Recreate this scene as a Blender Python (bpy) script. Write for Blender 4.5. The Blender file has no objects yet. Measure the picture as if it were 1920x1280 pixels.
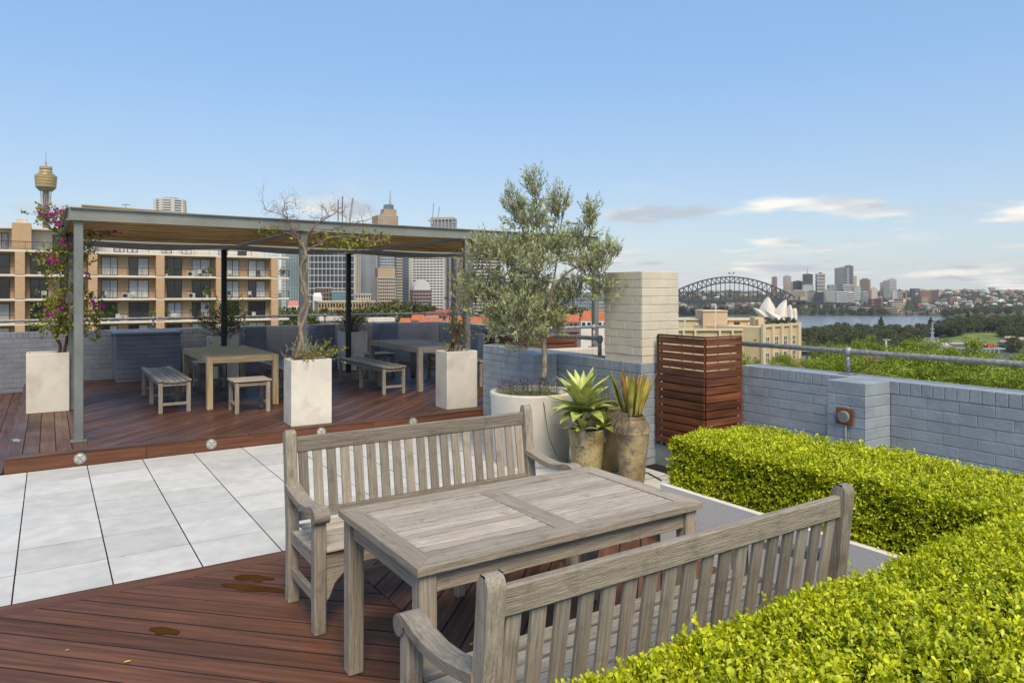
import bpy, bmesh, math, random
import numpy as np
from mathutils import Vector, Matrix, noise as mnoise

S = bpy.context.scene
C = S.collection
random.seed(7); RNG = np.random.default_rng(7)
R = math.radians

# ------------------------------------------------------------------ camera
CAM_F, CAM_CX, CAM_HY, CAM_H = 1326., 960., 548.5, 1.75      # focal length and horizon in photo pixels
YAW = math.atan2(960 - 91.3, CAM_F)
FW = (math.sin(YAW), math.cos(YAW)); RT = (math.cos(YAW), -math.sin(YAW))
cam = bpy.data.cameras.new('camera'); camo = bpy.data.objects.new('camera', cam); C.objects.link(camo)
camo.location = (0, 0, CAM_H); camo.rotation_euler = (R(90), 0, -YAW)
cam.sensor_width = 36; cam.lens = 36 * CAM_F / 1920; cam.shift_y = -(640 - CAM_HY) / 1920
cam.clip_start = .05; cam.clip_end = 30000
S.camera = camo

# ------------------------------------------------------------------ sky, sun, exposure
SUN_EL, SUN_AZ = 52., 196.      # azimuth: degrees clockwise from +Y, direction the sun stands in
W = bpy.data.worlds.new('World'); S.world = W; W.use_nodes = True
nt = W.node_tree; nt.nodes.clear()
def N(tree, t, **kw):
    n = tree.nodes.new(t)
    for k, v in kw.items(): setattr(n, k, v)
    return n
def build_world():
    L = nt.links.new
    out = N(nt, 'ShaderNodeOutputWorld'); bg = N(nt, 'ShaderNodeBackground'); bg.inputs[1].default_value = .135
    sky = N(nt, 'ShaderNodeTexSky', sky_type='NISHITA'); sky.sun_disc = False
    sky.sun_elevation = R(SUN_EL); sky.sun_rotation = R(SUN_AZ); sky.altitude = 60
    sky.air_density = 1.0; sky.dust_density = .6; sky.ozone_density = 1.6
    tc = N(nt, 'ShaderNodeTexCoord'); sep = N(nt, 'ShaderNodeSeparateXYZ'); L(tc.outputs['Generated'], sep.inputs[0])
    # thin high veil that pales the whole sky a little, more towards the horizon
    def math_(op, a, b=None, c=None):
        m = N(nt, 'ShaderNodeMath', operation=op)
        for i, v in enumerate((a, b, c)):
            if v is None: continue
            if isinstance(v, (int, float)): m.inputs[i].default_value = v
            else: L(v, m.inputs[i])
        return m.outputs[0]
    zc = math_('MAXIMUM', sep.outputs[2], .0)
    # cloud layer seen in perspective: direction projected on a flat deck
    den = math_('ADD', zc, .09)
    px = math_('DIVIDE', sep.outputs[0], den); py = math_('DIVIDE', sep.outputs[1], den)
    cmb = N(nt, 'ShaderNodeCombineXYZ'); L(px, cmb.inputs[0]); L(py, cmb.inputs[1]); cmb.inputs[2].default_value = 12.3
    n1 = N(nt, 'ShaderNodeTexNoise'); n1.inputs['Scale'].default_value = .95; n1.inputs['Detail'].default_value = 9; n1.inputs['Roughness'].default_value = .56
    L(cmb.outputs[0], n1.inputs['Vector'])
    mr = N(nt, 'ShaderNodeMapRange', interpolation_type='SMOOTHSTEP'); L(n1.outputs[0], mr.inputs[0])
    mr.inputs[1].default_value = .53; mr.inputs[2].default_value = .66
    lowband = N(nt, 'ShaderNodeMapRange', interpolation_type='SMOOTHSTEP'); L(zc, lowband.inputs[0])
    lowband.inputs[1].default_value = .165; lowband.inputs[2].default_value = .115
    cm = math_('MULTIPLY', mr.outputs[0], lowband.outputs[0])
    # cloud colour: bright tops, grey-blue undersides
    n2 = N(nt, 'ShaderNodeTexNoise'); n2.inputs['Scale'].default_value = 1.5; n2.inputs['Detail'].default_value = 6
    L(cmb.outputs[0], n2.inputs['Vector'])
    cr = N(nt, 'ShaderNodeValToRGB'); L(n2.outputs[0], cr.inputs[0])
    cr.color_ramp.elements[0].position = .38; cr.color_ramp.elements[0].color = (2.5, 3.0, 3.9, 1)
    cr.color_ramp.elements[1].position = .62; cr.color_ramp.elements[1].color = (5.6, 5.8, 6.0, 1)
    haze = N(nt, 'ShaderNodeMapRange', interpolation_type='SMOOTHSTEP'); L(zc, haze.inputs[0])
    haze.inputs[1].default_value = .36; haze.inputs[2].default_value = .0; haze.inputs[3].default_value = .60; haze.inputs[4].default_value = .70
    mx0 = N(nt, 'ShaderNodeMix', data_type='RGBA'); hs0 = N(nt, 'ShaderNodeHueSaturation'); hs0.inputs['Saturation'].default_value = 1.25; L(sky.outputs[0], hs0.inputs['Color']); L(haze.outputs[0], mx0.inputs[0]); L(hs0.outputs[0], mx0.inputs[6]); vr = N(nt, 'ShaderNodeValToRGB'); L(zc, vr.inputs[0]); vr.color_ramp.elements[0].position = 0.; vr.color_ramp.elements[0].color = (2.45, 3.25, 4.65, 1); vr.color_ramp.elements[1].position = .30; vr.color_ramp.elements[1].color = (1.5, 3.0, 6.0, 1); L(vr.outputs[0], mx0.inputs[7])
    mx = N(nt, 'ShaderNodeMix', data_type='RGBA'); L(math_('MULTIPLY', cm, .8), mx.inputs[0]); L(mx0.outputs[2], mx.inputs[6]); L(cr.outputs[0], mx.inputs[7])
    hs = N(nt, 'ShaderNodeHueSaturation'); hs.inputs['Saturation'].default_value = 1.0; L(mx.outputs[2], hs.inputs['Color']); L(hs.outputs[0], bg.inputs[0]); L(bg.outputs[0], out.inputs[0])
build_world()
sl = bpy.data.lights.new('sun', 'SUN'); sl.energy = 2.8; sl.angle = R(28); sl.color = (1, .93, .82)
so = bpy.data.objects.new('sun', sl); C.objects.link(so)
saz, sel = R(SUN_AZ), R(SUN_EL)
sdir = Vector((math.sin(saz) * math.cos(sel), math.cos(saz) * math.cos(sel), math.sin(sel)))
so.rotation_euler = sdir.to_track_quat('Z', 'Y').to_euler(); so.location = sdir * 60
S.view_settings.view_transform = 'Standard'; S.view_settings.look = 'None'
S.view_settings.exposure = 0.52; S.view_settings.gamma = 1; S.view_settings.use_curve_mapping = False
S.view_settings.use_white_balance = True; S.view_settings.white_balance_temperature = 8000

# ------------------------------------------------------------------ pixel helpers (a pixel gives a direction, the depth is chosen)
def gp(x, y, z=0.):
    d = (CAM_H - z) * CAM_F / (y - CAM_HY); u = (x - CAM_CX) / CAM_F
    return Vector((d * (FW[0] + u * RT[0]), d * (FW[1] + u * RT[1]), z))
def dp(x, y, d):
    u = (x - CAM_CX) / CAM_F
    return Vector((d * (FW[0] + u * RT[0]), d * (FW[1] + u * RT[1]), CAM_H - (y - CAM_HY) * d / CAM_F))
def ud(u, d, z=0): return Vector((d * (FW[0] + u * RT[0]), d * (FW[1] + u * RT[1]), z))

# ------------------------------------------------------------------ materials
MATS = {}
def mat(name, col, rough=.6, var=.18, scale=6., bump=.15, bscale=60., metal=0., col2=None, stretch=None, orand=0., coords='world',
        detail=5., spec=.4, blotch=None, bdist=.01, rvar=0., sheen=None):
    if name in MATS: return MATS[name]
    m = bpy.data.materials.new(name); m.use_nodes = True; t = m.node_tree; L = t.links.new
    b = t.nodes['Principled BSDF']; b.inputs['Roughness'].default_value = rough; b.inputs['Metallic'].default_value = metal
    b.inputs['Specular IOR Level'].default_value = spec
    if coords == 'world':
        vec = N(t, 'ShaderNodeNewGeometry').outputs['Position']
    else:
        vec = N(t, 'ShaderNodeTexCoord').outputs['Object']
    oi = N(t, 'ShaderNodeObjectInfo')
    if coords == 'object':
        ad = N(t, 'ShaderNodeVectorMath', operation='MULTIPLY_ADD'); L(oi.outputs['Random'], ad.inputs[0])
        ad.inputs[1].default_value = (17.3, 9.1, 5.7); L(vec, ad.inputs[2]); vec = ad.outputs[0]
    mp = N(t, 'ShaderNodeMapping'); L(vec, mp.inputs[0]); mp.inputs['Scale'].default_value = stretch or (1, 1, 1)
    nz = N(t, 'ShaderNodeTexNoise'); nz.inputs['Scale'].default_value = scale; nz.inputs['Detail'].default_value = detail; L(mp.outputs[0], nz.inputs['Vector'])
    c1 = tuple(c * (1 - var) for c in col) + (1,); c2 = (tuple(col2) if col2 else tuple(min(1, c * (1 + var)) for c in col)) + (1,)
    rp = N(t, 'ShaderNodeValToRGB'); rp.color_ramp.elements[0].position = .32; rp.color_ramp.elements[1].position = .68
    rp.color_ramp.elements[0].color = c1; rp.color_ramp.elements[1].color = c2; L(nz.outputs[0], rp.inputs[0])
    colr = rp.outputs[0]
    if blotch:      # (colour, scale, lo, hi, strength): stains with a shape of their own
        bc, bs, lo, hi, st = blotch
        n3 = N(t, 'ShaderNodeTexNoise'); n3.inputs['Scale'].default_value = bs; n3.inputs['Detail'].default_value = 7; n3.inputs['Roughness'].default_value = .62; L(vec, n3.inputs['Vector'])
        mr = N(t, 'ShaderNodeMapRange'); L(n3.outputs[0], mr.inputs[0]); mr.inputs[1].default_value = lo; mr.inputs[2].default_value = hi; mr.inputs[4].default_value = st
        mx = N(t, 'ShaderNodeMix', data_type='RGBA'); L(mr.outputs[0], mx.inputs[0]); L(colr, mx.inputs[6]); mx.inputs[7].default_value = tuple(bc) + (1,); colr = mx.outputs[2]
    if orand:
        h = N(t, 'ShaderNodeHueSaturation'); mr = N(t, 'ShaderNodeMapRange'); L(oi.outputs['Random'], mr.inputs[0])
        mr.inputs[3].default_value = 1 - orand; mr.inputs[4].default_value = 1 + orand; L(mr.outputs[0], h.inputs['Value']); L(colr, h.inputs['Color']); colr = h.outputs[0]
    L(colr, b.inputs['Base Color'])
    if rvar:
        n4 = N(t, 'ShaderNodeTexNoise'); n4.inputs['Scale'].default_value = 1.3; n4.inputs['Detail'].default_value = 4; L(vec, n4.inputs['Vector'])
        mr = N(t, 'ShaderNodeMapRange'); L(n4.outputs[0], mr.inputs[0]); mr.inputs[1].default_value = .3; mr.inputs[2].default_value = .7
        mr.inputs[3].default_value = max(.05, rough - rvar); mr.inputs[4].default_value = rough + rvar; L(mr.outputs[0], b.inputs['Roughness'])
    if bump:
        n5 = N(t, 'ShaderNodeTexNoise'); n5.inputs['Scale'].default_value = bscale; n5.inputs['Detail'].default_value = 4; L(mp.outputs[0], n5.inputs['Vector'])
        bp = N(t, 'ShaderNodeBump'); bp.inputs['Strength'].default_value = bump; bp.inputs['Distance'].default_value = bdist; L(n5.outputs[0], bp.inputs['Height']); L(bp.outputs[0], b.inputs['Normal'])
    MATS[name] = m; return m
def leafmat(name, dark, light, rough=.45, trans=.3, spec=.35):
    if name in MATS: return MATS[name]
    m = bpy.data.materials.new(name); m.use_nodes = True; t = m.node_tree; L = t.links.new
    b = t.nodes['Principled BSDF']; b.inputs['Roughness'].default_value = rough; b.inputs['Specular IOR Level'].default_value = spec
    at = N(t, 'ShaderNodeAttribute', attribute_name='rnd'); rp = N(t, 'ShaderNodeValToRGB')
    rp.color_ramp.elements[0].color = tuple(dark) + (1,); rp.color_ramp.elements[1].color = tuple(light) + (1,)
    L(at.outputs['Fac'], rp.inputs[0]); L(rp.outputs[0], b.inputs['Base Color'])
    tr = N(t, 'ShaderNodeBsdfTranslucent'); L(rp.outputs[0], tr.inputs[0]); ms = N(t, 'ShaderNodeMixShader'); ms.inputs[0].default_value = trans
    L(b.outputs[0], ms.inputs[1]); L(tr.outputs[0], ms.inputs[2]); L(ms.outputs[0], t.nodes['Material Output'].inputs[0])
    MATS[name] = m; return m

TEAK = mat('weathered teak', (.315, .268, .212), .8, .22, 2.6, .7, 9., coords='object', stretch=(1.8, 52, 52), orand=.22, detail=8, col2=(.45, .385, .305), blotch=((.13, .108, .08), 9, .56, .70, .45))
TEAK_G = mat('greyed teak rail', (.295, .255, .205), .8, .23, 2.6, .7, 9., coords='object', stretch=(1.8, 52, 52), orand=.28, detail=8, col2=(.40, .35, .28), blotch=((.105, .09, .062), 8, .55, .70, .5))
TEAK_GZ = mat('greyed teak post', (.295, .255, .205), .8, .23, 2.6, .7, 9., coords='object', stretch=(52, 52, 1.8), orand=.22, detail=8, col2=(.40, .35, .28), blotch=((.105, .09, .062), 8, .55, .70, .5))
TEAK_GY = mat('greyed teak arm', (.295, .255, .205), .8, .23, 2.6, .7, 9., coords='object', stretch=(52, 1.8, 52), orand=.22, detail=8, col2=(.40, .35, .28), blotch=((.105, .09, .062), 8, .55, .70, .5))
TEAK_P = mat('pale teak slat', (.385, .335, .275), .8, .22, 2.6, .7, 9., coords='object', stretch=(1.8, 52, 52), orand=.24, detail=8, col2=(.51, .45, .375), blotch=((.17, .13, .095), 9, .59, .72, .6))
TEAK_Y = mat('tan teak', (.40, .285, .14), .75, .3, 2.2, .3, 6., coords='object', stretch=(1.2, 22, 22), orand=.14, detail=8, col2=(.53, .42, .26))
DECK = mat('oiled deck board', (.098, .043, .027), .5, .28, 1.6, .25, 9., coords='object', stretch=(1., 22, 22), orand=.22, detail=8, col2=(.155, .068, .041), spec=.16, rvar=.14, blotch=((.07, .036, .03), 2.2, .52, .72, .55))
DECK_W = mat('wet deck board', (.088, .041, .028), .42, .28, 1.6, .2, 9., coords='object', stretch=(1., 22, 22), orand=.26, detail=8, col2=(.14, .065, .043), spec=.22, rvar=.16, blotch=((.045, .025, .022), 1.5, .5, .7, .6))
FASCIA = mat('deck fascia', (.115, .042, .022), .45, .25, 2., .2, 9., coords='object', stretch=(1, 20, 20), orand=.1, detail=7, col2=(.17, .065, .034))
CEDAR = mat('cedar batten', (.105, .036, .019), .42, .4, 1.6, .2, 8., coords='object', stretch=(1.3, 20, 20), orand=.28, detail=8, col2=(.20, .070, .032), spec=.4)
TILE = mat('pale paver', (.51, .51, .49), .6, .09, 7., .12, 90., orand=.10, rvar=.12, detail=9, spec=.3, blotch=((.36, .36, .335), 1.6, .50, .72, .6))
GROUT_SHADE = mat('dark joint and painted gap shade', (.022, .02, .019), .95, .2, spec=.1)  # joint filler between pavers; under deck boards it paints the shade of open gaps
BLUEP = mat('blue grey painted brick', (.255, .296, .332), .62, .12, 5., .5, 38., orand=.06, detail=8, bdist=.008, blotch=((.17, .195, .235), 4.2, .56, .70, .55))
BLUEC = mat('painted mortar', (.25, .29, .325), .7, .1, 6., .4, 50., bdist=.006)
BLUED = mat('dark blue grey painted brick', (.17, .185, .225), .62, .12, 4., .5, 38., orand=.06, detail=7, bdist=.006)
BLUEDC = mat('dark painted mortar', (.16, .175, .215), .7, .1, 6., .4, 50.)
CREAM = mat('cream painted brick', (.60, .545, .435), .62, .06, 5., .45, 40., orand=.03, detail=7, bdist=.006, blotch=((.48, .42, .32), 2.5, .58, .75, .4))
CREAMC = mat('cream mortar', (.58, .53, .42), .7, .08, 6., .4, 50.)
GALV = mat('grey green steel', (.185, .205, .195), .48, .12, 5., .12, 60., metal=.25, blotch=((.13, .15, .14), 6, .5, .7, .5))
GALV_L = mat('pale steel channel', (.225, .24, .215), .5, .1, 5., .12, 60., metal=.15, blotch=((.25, .26, .245), 4, .5, .7, .5))
BLACK = mat('black steel', (.024, .025, .025), .5, .2, 8, .1)
PIPE = mat('galvanised pipe', (.27, .275, .265), .55, .3, 30., .25, 130., metal=.45, detail=7, col2=(.37, .375, .36))
CONC = mat('pale concrete', (.62, .59, .52), .68, .08, 3.5, .2, 70., detail=9, blotch=((.40, .375, .31), 3.2, .52, .70, .6))
CONCG = mat('grey render', (.72, .70, .655), .7, .07, 3., .15, 70., detail=8)
SOIL = mat('potting soil', (.035, .026, .02), .95, .4, 30., .8, 60.)
BARK = mat('grey bark', (.25, .215, .165), .9, .35, 14., .9, 45., detail=8)
TWIG = mat('dry twig', (.215, .17, .125), .9, .3, 12., .5, 40.)
TWIG_R = mat('dark red twig', (.12, .065, .045), .9, .3, 12., .4, 40.)
STEEL = mat('brushed steel', (.42, .41, .38), .4, .12, 20, .1, metal=.9)
GLASSM = mat('frosted lens', (.42, .42, .38), .3, .3, 60, .2)
REED = mat('reed mat', (.22, .145, .06), .85, .6, 3., .3, 30., stretch=(.5, 14, 1), detail=8, col2=(.36, .255, .115))
REED_G = mat('grey reed mat', (.24, .25, .24), .8, .25, 3., .2, 30., stretch=(1, 8, 1), detail=8)
RUST = mat('rusted steel', (.155, .062, .032), .8, .4, 20, .4, 60)

# ------------------------------------------------------------------ object helpers
ORG = {}
def reg(o, parent, world):
    world = Vector(world); ORG[o.name] = world
    if parent is not None:
        o.parent = parent; o.location = world - ORG[parent.name]
    else: o.location = world
    C.objects.link(o); return o
def tag(o, label=None, cat=None, group=None, kind=None):
    if label: o['label'] = label
    if cat: o['category'] = cat
    if group: o['group'] = group
    if kind: o['kind'] = kind
    return o
def thing(name, loc, label, cat, group=None):
    o = bpy.data.objects.new(name, None); o.empty_display_size = .1; reg(o, None, loc); return tag(o, label, cat, group)
def struct(o): o['kind'] = 'structure'; return o
def stuff(o): o['kind'] = 'stuff'; return o
def me_obj(name, me, parent=None, loc=(0, 0, 0), rot=None):
    o = bpy.data.objects.new(name, me)
    if rot is not None: o.rotation_euler = rot
    return reg(o, parent, loc)

class MB:
    """collects verts and faces (world coordinates) for one mesh object"""
    def __init__(s): s.v = []; s.f = []; s.m = []
    def add(s, vs, fs, mi=0):
        k = len(s.v); s.v.extend([tuple(v) for v in vs]); s.f.extend([tuple(i + k for i in f) for f in fs]); s.m.extend([mi] * len(fs))
    def box(s, x0, x1, y0, y1, z0, z1, mi=0):
        s.add([(x0, y0, z0), (x1, y0, z0), (x1, y1, z0), (x0, y1, z0), (x0, y0, z1), (x1, y0, z1), (x1, y1, z1), (x0, y1, z1)],
              [(0, 3, 2, 1), (4, 5, 6, 7), (0, 1, 5, 4), (1, 2, 6, 5), (2, 3, 7, 6), (3, 0, 4, 7)], mi)
    def obox(s, c, ax, ay, az, mi=0):
        """oriented box: centre and three half-axis vectors"""
        c = Vector(c); vs = [c + sx * ax + sy * ay + sz * az for sz in (-1, 1) for sx, sy in ((-1, -1), (1, -1), (1, 1), (-1, 1))]
        s.add(vs, [(0, 3, 2, 1), (4, 5, 6, 7), (0, 1, 5, 4), (1, 2, 6, 5), (2, 3, 7, 6), (3, 0, 4, 7)], mi)
    def beam(s, p, q, w, h, mi=0):
        p, q = Vector(p), Vector(q); d = q - p; L = d.length
        if L < 1e-6: return
        d /= L; up = Vector((0, 0, 1)) if abs(d.z) < .95 else Vector((0, 1, 0)); sd = d.cross(up).normalized(); u2 = sd.cross(d)
        s.obox((p + q) / 2, d * L / 2, sd * w / 2, u2 * h / 2, mi)
    def tube(s, pts, rad, n=6, cap=True, mi=0):
        pts = [Vector(p) for p in pts]; k = len(pts)
        if not hasattr(rad, '__len__'): rad = [rad] * k
        vs = []; pd = None
        for i, p in enumerate(pts):
            d = (pts[min(i + 1, k - 1)] - pts[max(i - 1, 0)])
            d = d.normalized() if d.length > 1e-9 else Vector((0, 0, 1))
            if pd is None: a = d.orthogonal().normalized()
            else:
                a = pa - d * pa.dot(d); a = a.normalized() if a.length > 1e-6 else d.orthogonal().normalized()
            b = d.cross(a); pa = a; pd = d
            for j in range(n):
                t = 2 * math.pi * j / n; vs.append(p + (a * math.cos(t) + b * math.sin(t)) * rad[i])
        fs = [(i * n + j, i * n + (j + 1) % n, (i + 1) * n + (j + 1) % n, (i + 1) * n + j) for i in range(k - 1) for j in range(n)]
        if cap: fs += [tuple(range(n - 1, -1, -1)), tuple(range((k - 1) * n, k * n))]
        s.add(vs, fs, mi)
    def lathe(s, c, prof, n=24, mi=0):
        c = Vector(c); vs = []; k = len(prof)
        for r, z in prof:
            for j in range(n):
                t = 2 * math.pi * j / n; vs.append(c + Vector((r * math.cos(t), r * math.sin(t), z)))
        fs = [(i * n + j, i * n + (j + 1) % n, (i + 1) * n + (j + 1) % n, (i + 1) * n + j) for i in range(k - 1) for j in range(n)]
        fs += [tuple(range(n - 1, -1, -1)), tuple(range((k - 1) * n, k * n))]
        s.add(vs, fs, mi)
    def build(s, name, mats, parent=None, loc=None, smooth=False, bevel=0):
        if not isinstance(mats, (list, tuple)): mats = [mats]
        o = Vector(loc) if loc is not None else (ORG[parent.name].copy() if parent is not None else Vector((0, 0, 0)))
        me = bpy.data.meshes.new(name); me.from_pydata([(v[0] - o.x, v[1] - o.y, v[2] - o.z) for v in s.v], [], s.f)
        for m in mats: me.materials.append(m)
        if len(mats) > 1: me.polygons.foreach_set('material_index', s.m)
        if bevel:
            bm = bmesh.new(); bm.from_mesh(me); bmesh.ops.bevel(bm, geom=bm.edges[:], offset=bevel, segments=1, affect='EDGES', profile=.5); bm.to_mesh(me); bm.free()
        if smooth: me.polygons.foreach_set('use_smooth', [True] * len(me.polygons))
        me.update(); return me_obj(name, me, parent, o)

BOXC = {}
def box_mesh(L, w, h, m, bev):
    key = (round(L, 3), round(w, 4), round(h, 4), m.name, bev)
    if key in BOXC: return BOXC[key]
    bm = bmesh.new(); bmesh.ops.create_cube(bm, size=1)
    for v in bm.verts: v.co = Vector((v.co.x * L, v.co.y * w, v.co.z * h))
    if bev: bmesh.ops.bevel(bm, geom=bm.edges[:], offset=bev, segments=1, affect='EDGES', profile=.5)
    me = bpy.data.meshes.new('piece'); bm.to_mesh(me); bm.free(); me.materials.append(m); BOXC[key] = me; return me
def bar(name, p, q, w, h, m, parent=None, bev=.003, roll=0.):
    """straight piece from p to q, local X along its length, w across, h in the 'up' direction"""
    p, q = Vector(p), Vector(q); d = q - p; L = d.length; d = d / L
    up = Vector((0, 0, 1)) if abs(d.z) < .95 else Vector((0, 1, 0))
    sd = up.cross(d).normalized(); u2 = d.cross(sd)
    M = Matrix((d, sd, u2)).transposed(); e = (M @ Matrix.Rotation(roll, 3, 'X')).to_euler()
    return me_obj(name, box_mesh(L, w, h, m, bev), parent, (p + q) / 2, e)
def block(name, x0, x1, y0, y1, z0, z1, m, parent=None, bev=.004):
    return me_obj(name, box_mesh(x1 - x0, y1 - y0, z1 - z0, m, bev), parent, ((x0 + x1) / 2, (y0 + y1) / 2, (z0 + z1) / 2))

def leaves(name, P, D, Nn, Ln, Wd, m, parent=None, loc=None, rnd=None, shape=0, fold=.12, curl=0.):
    """one mesh of many small leaves: bases P, directions D, normals Nn, lengths, widths"""
    P = np.asarray(P, float); n = len(P); D = np.asarray(D, float); D /= np.linalg.norm(D, axis=1)[:, None] + 1e-9
    Nn = np.asarray(Nn, float); Sd = np.cross(D, Nn); Sd /= np.linalg.norm(Sd, axis=1)[:, None] + 1e-9; Nn = np.cross(Sd, D)
    Ln = (np.ones(n) * Ln)[:, None]; Wd = (np.ones(n) * Wd)[:, None]
    if shape == 0: prof = [(0, 0), (.45, .5), (1, 0), (.45, -.5)]; fc = [(0, 1, 2), (0, 2, 3)]
    else: prof = [(0, 0), (.38, .34), (.72, .5), (1, .0), (.72, -.5), (.38, -.34)]; fc = [(0, 1, 5), (1, 2, 4, 5), (2, 3, 4)]
    k = len(prof); V = np.empty((n, k, 3))
    for i, (a, b) in enumerate(prof): V[:, i] = P + D * Ln * a + Sd * Wd * b + Nn * (abs(b) * Wd * fold * 2 - curl * a * a * Ln)
    o = Vector(loc) if loc is not None else (ORG[parent.name].copy() if parent is not None else Vector((0, 0, 0)))
    V = V.reshape(-1, 3) - np.array(o)
    me = bpy.data.meshes.new(name); me.vertices.add(n * k); me.vertices.foreach_set('co', V.ravel())
    ls = np.array([len(f) for f in fc]); idx = np.concatenate([np.array(f) for f in fc])
    loops = (idx[None, :] + (np.arange(n) * k)[:, None]).ravel(); tot = np.tile(ls, n); st = np.concatenate([[0], np.cumsum(tot)[:-1]])
    me.loops.add(len(loops)); me.loops.foreach_set('vertex_index', loops.astype(np.int32))
    me.polygons.add(len(tot)); me.polygons.foreach_set('loop_start', st.astype(np.int32)); me.polygons.foreach_set('loop_total', tot.astype(np.int32))
    me.update(calc_edges=True); me.validate()
    at = me.attributes.new('rnd', 'FLOAT', 'POINT'); rv = RNG.random(n) if rnd is None else np.asarray(rnd); at.data.foreach_set('value', np.repeat(rv, k).astype(np.float32))
    me.materials.append(m); return me_obj(name, me, parent, o)
def runit(n):
    v = RNG.normal(size=(n, 3)); return v / np.linalg.norm(v, axis=1)[:, None]
def copy_tree(o, parent=None, loc=None, rotz=None, scale=None):
    c = o.copy(); C.objects.link(c)
    if parent is not None: c.parent = parent
    if loc is not None: c.location = loc; ORG[c.name] = Vector(loc)
    if rotz is not None: c.rotation_euler = (0, 0, rotz)
    if scale is not None: c.scale = scale if hasattr(scale, '__len__') else (scale,) * 3
    for ch in o.children: copy_tree(ch, c)
    return c
# ================================================================== terrace floor
def clip_poly(poly, x0, x1, y0, y1):
    def cl(P, f, inter):
        out = []
        for i in range(len(P)):
            a, b = P[i - 1], P[i]; fa, fb = f(a), f(b)
            if (fa >= 0) != (fb >= 0): out.append(tuple(a[k] + (b[k] - a[k]) * fa / (fa - fb) for k in (0, 1)))
            if fb >= 0: out.append(b)
        return out
    for f in (lambda p: p[0] - x0, lambda p: x1 - p[0], lambda p: p[1] - y0, lambda p: y1 - p[1]):
        if poly: poly = cl(poly, f, None)
    return poly
def board_poly(name, poly, zt, th, ang, m, parent):
    cx = sum(p[0] for p in poly) / len(poly); cy = sum(p[1] for p in poly) / len(poly); n = len(poly)
    c, s = math.cos(-ang), math.sin(-ang)
    loc = [((p[0] - cx) * c - (p[1] - cy) * s, (p[0] - cx) * s + (p[1] - cy) * c) for p in poly]
    vs = [(x, y, 0) for x, y in loc] + [(x, y, -th) for x, y in loc]
    fs = [tuple(range(n)), tuple(range(2 * n - 1, n - 1, -1))] + [(i, i + n, (i + 1) % n + n, (i + 1) % n) for i in range(n)]
    bm = bmesh.new(); bv = [bm.verts.new(v) for v in vs]
    for f in fs: bm.faces.new([bv[i] for i in f])
    bmesh.ops.recalc_face_normals(bm, faces=bm.faces[:])
    top = [e for e in bm.edges if all(abs(v.co.z) < 1e-6 for v in e.verts)]
    bmesh.ops.bevel(bm, geom=top, offset=.0018, segments=1, affect='EDGES', profile=.5)
    me = bpy.data.meshes.new(name); bm.to_mesh(me); bm.free(); me.materials.append(m)
    return me_obj(name, me, parent, (cx, cy, zt + random.uniform(-.0012, .0012)), (random.uniform(-.0015, .0015), 0, ang))
def diag_boards(parent, x0, x1, y0, y1, sgn, const0, z, m, pitch=.197, gap=.0095, name='deck_board'):
    """boards along (sgn,1) at 45 degrees, clipped to a rectangle; seams where y - sgn*x = const"""
    vals = [y - sgn * x for x in (x0, x1) for y in (y0, y1)]; k0 = math.floor((min(vals) - const0) / pitch); k1 = math.ceil((max(vals) - const0) / pitch)
    g2 = gap * .707
    for k in range(k0, k1):
        a, b = const0 + k * pitch + g2, const0 + (k + 1) * pitch - g2
        poly = [(-30, a - sgn * 30), (30, a + sgn * 30), (30, b + sgn * 30), (-30, b - sgn * 30)]
        p = clip_poly(poly, x0, x1, y0, y1)
        if len(p) < 3: continue
        if max(q[0] for q in p) - min(q[0] for q in p) < .04: continue
        board_poly(name, p, z, .022, math.atan2(1, sgn) if sgn > 0 else math.atan2(-1, 1), m, parent)

ter = thing('terrace_building', (0, 0, -30), 'brick apartment block carrying the roof terrace', 'building')
block('building_body', -10, 6.0, -6, 15.36, -30, -.06, CONCG, ter, 0)
block('building_wing', 6.0, 8.2, 8.2, 15.36, -30, -.06, CONCG, ter, 0)

paving = MB(); paving.box(-6, 6.0, -3, 15.1, -.055, -.0016); paving = struct(paving.build('terrace_paving', GROUT_SHADE))
kx0, ky0 = -.175, 8.36
def tiles(x0, x1, y0, y1):
    i0 = math.floor((x0 - kx0) / .5); i1 = math.ceil((x1 - kx0) / .5); j0 = math.floor((ky0 - y1) / .5); j1 = math.ceil((ky0 - y0) / .5)
    for i in range(i0, i1):
        for j in range(j0, j1):
            a, b = max(x0, kx0 + i * .5) + .0040, min(x1, kx0 + (i + 1) * .5) - .0040
            c, d = max(y0, ky0 - (j + 1) * .5) + .0042, min(y1, ky0 - j * .5) - .0042
            if b - a < .05 or d - c < .05: continue
            dz = random.uniform(-.0005, .0008); o = block('paver', round(a, 3), round(b, 3), round(c, 3), round(d, 3), -.03 + dz, dz, TILE, paving, .0010)
            o.rotation_euler = (random.uniform(-.001, .001), random.uniform(-.001, .001), random.uniform(-.002, .002))
tiles(-3.675, 5.0, 4.866, 8.36)
tiles(3.856, 5.7, 1.3, 4.862)

# lower deck: chevron of two diagonal fields with a border
deck = MB(); deck.box(-5, 3.85, -1.2, 4.862, -.03, -.0032); deck = struct(deck.build('lower_timber_deck', GROUT_SHADE))  # black underlay just below the board tops, painting the shade in the gaps
diag_boards(deck, -4.2, 1.62, -.6, 4.722, -1, 4.485, .0, DECK)
diag_boards(deck, 1.626, 3.71, .6, 4.722, 1, 1.756, .0, DECK)
for a, b in ((-4.2, -1.3), (-1.295, 1.62), (1.626, 3.85)): board_poly('border_board', [(a, 4.727), (b, 4.727), (b, 4.861), (a, 4.861)], 0, .022, 0, DECK, deck)
board_poly('border_board', [(3.716, .6), (3.85, .6), (3.85, 4.721), (3.716, 4.721)], 0, .022, R(90), DECK, deck)

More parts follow.
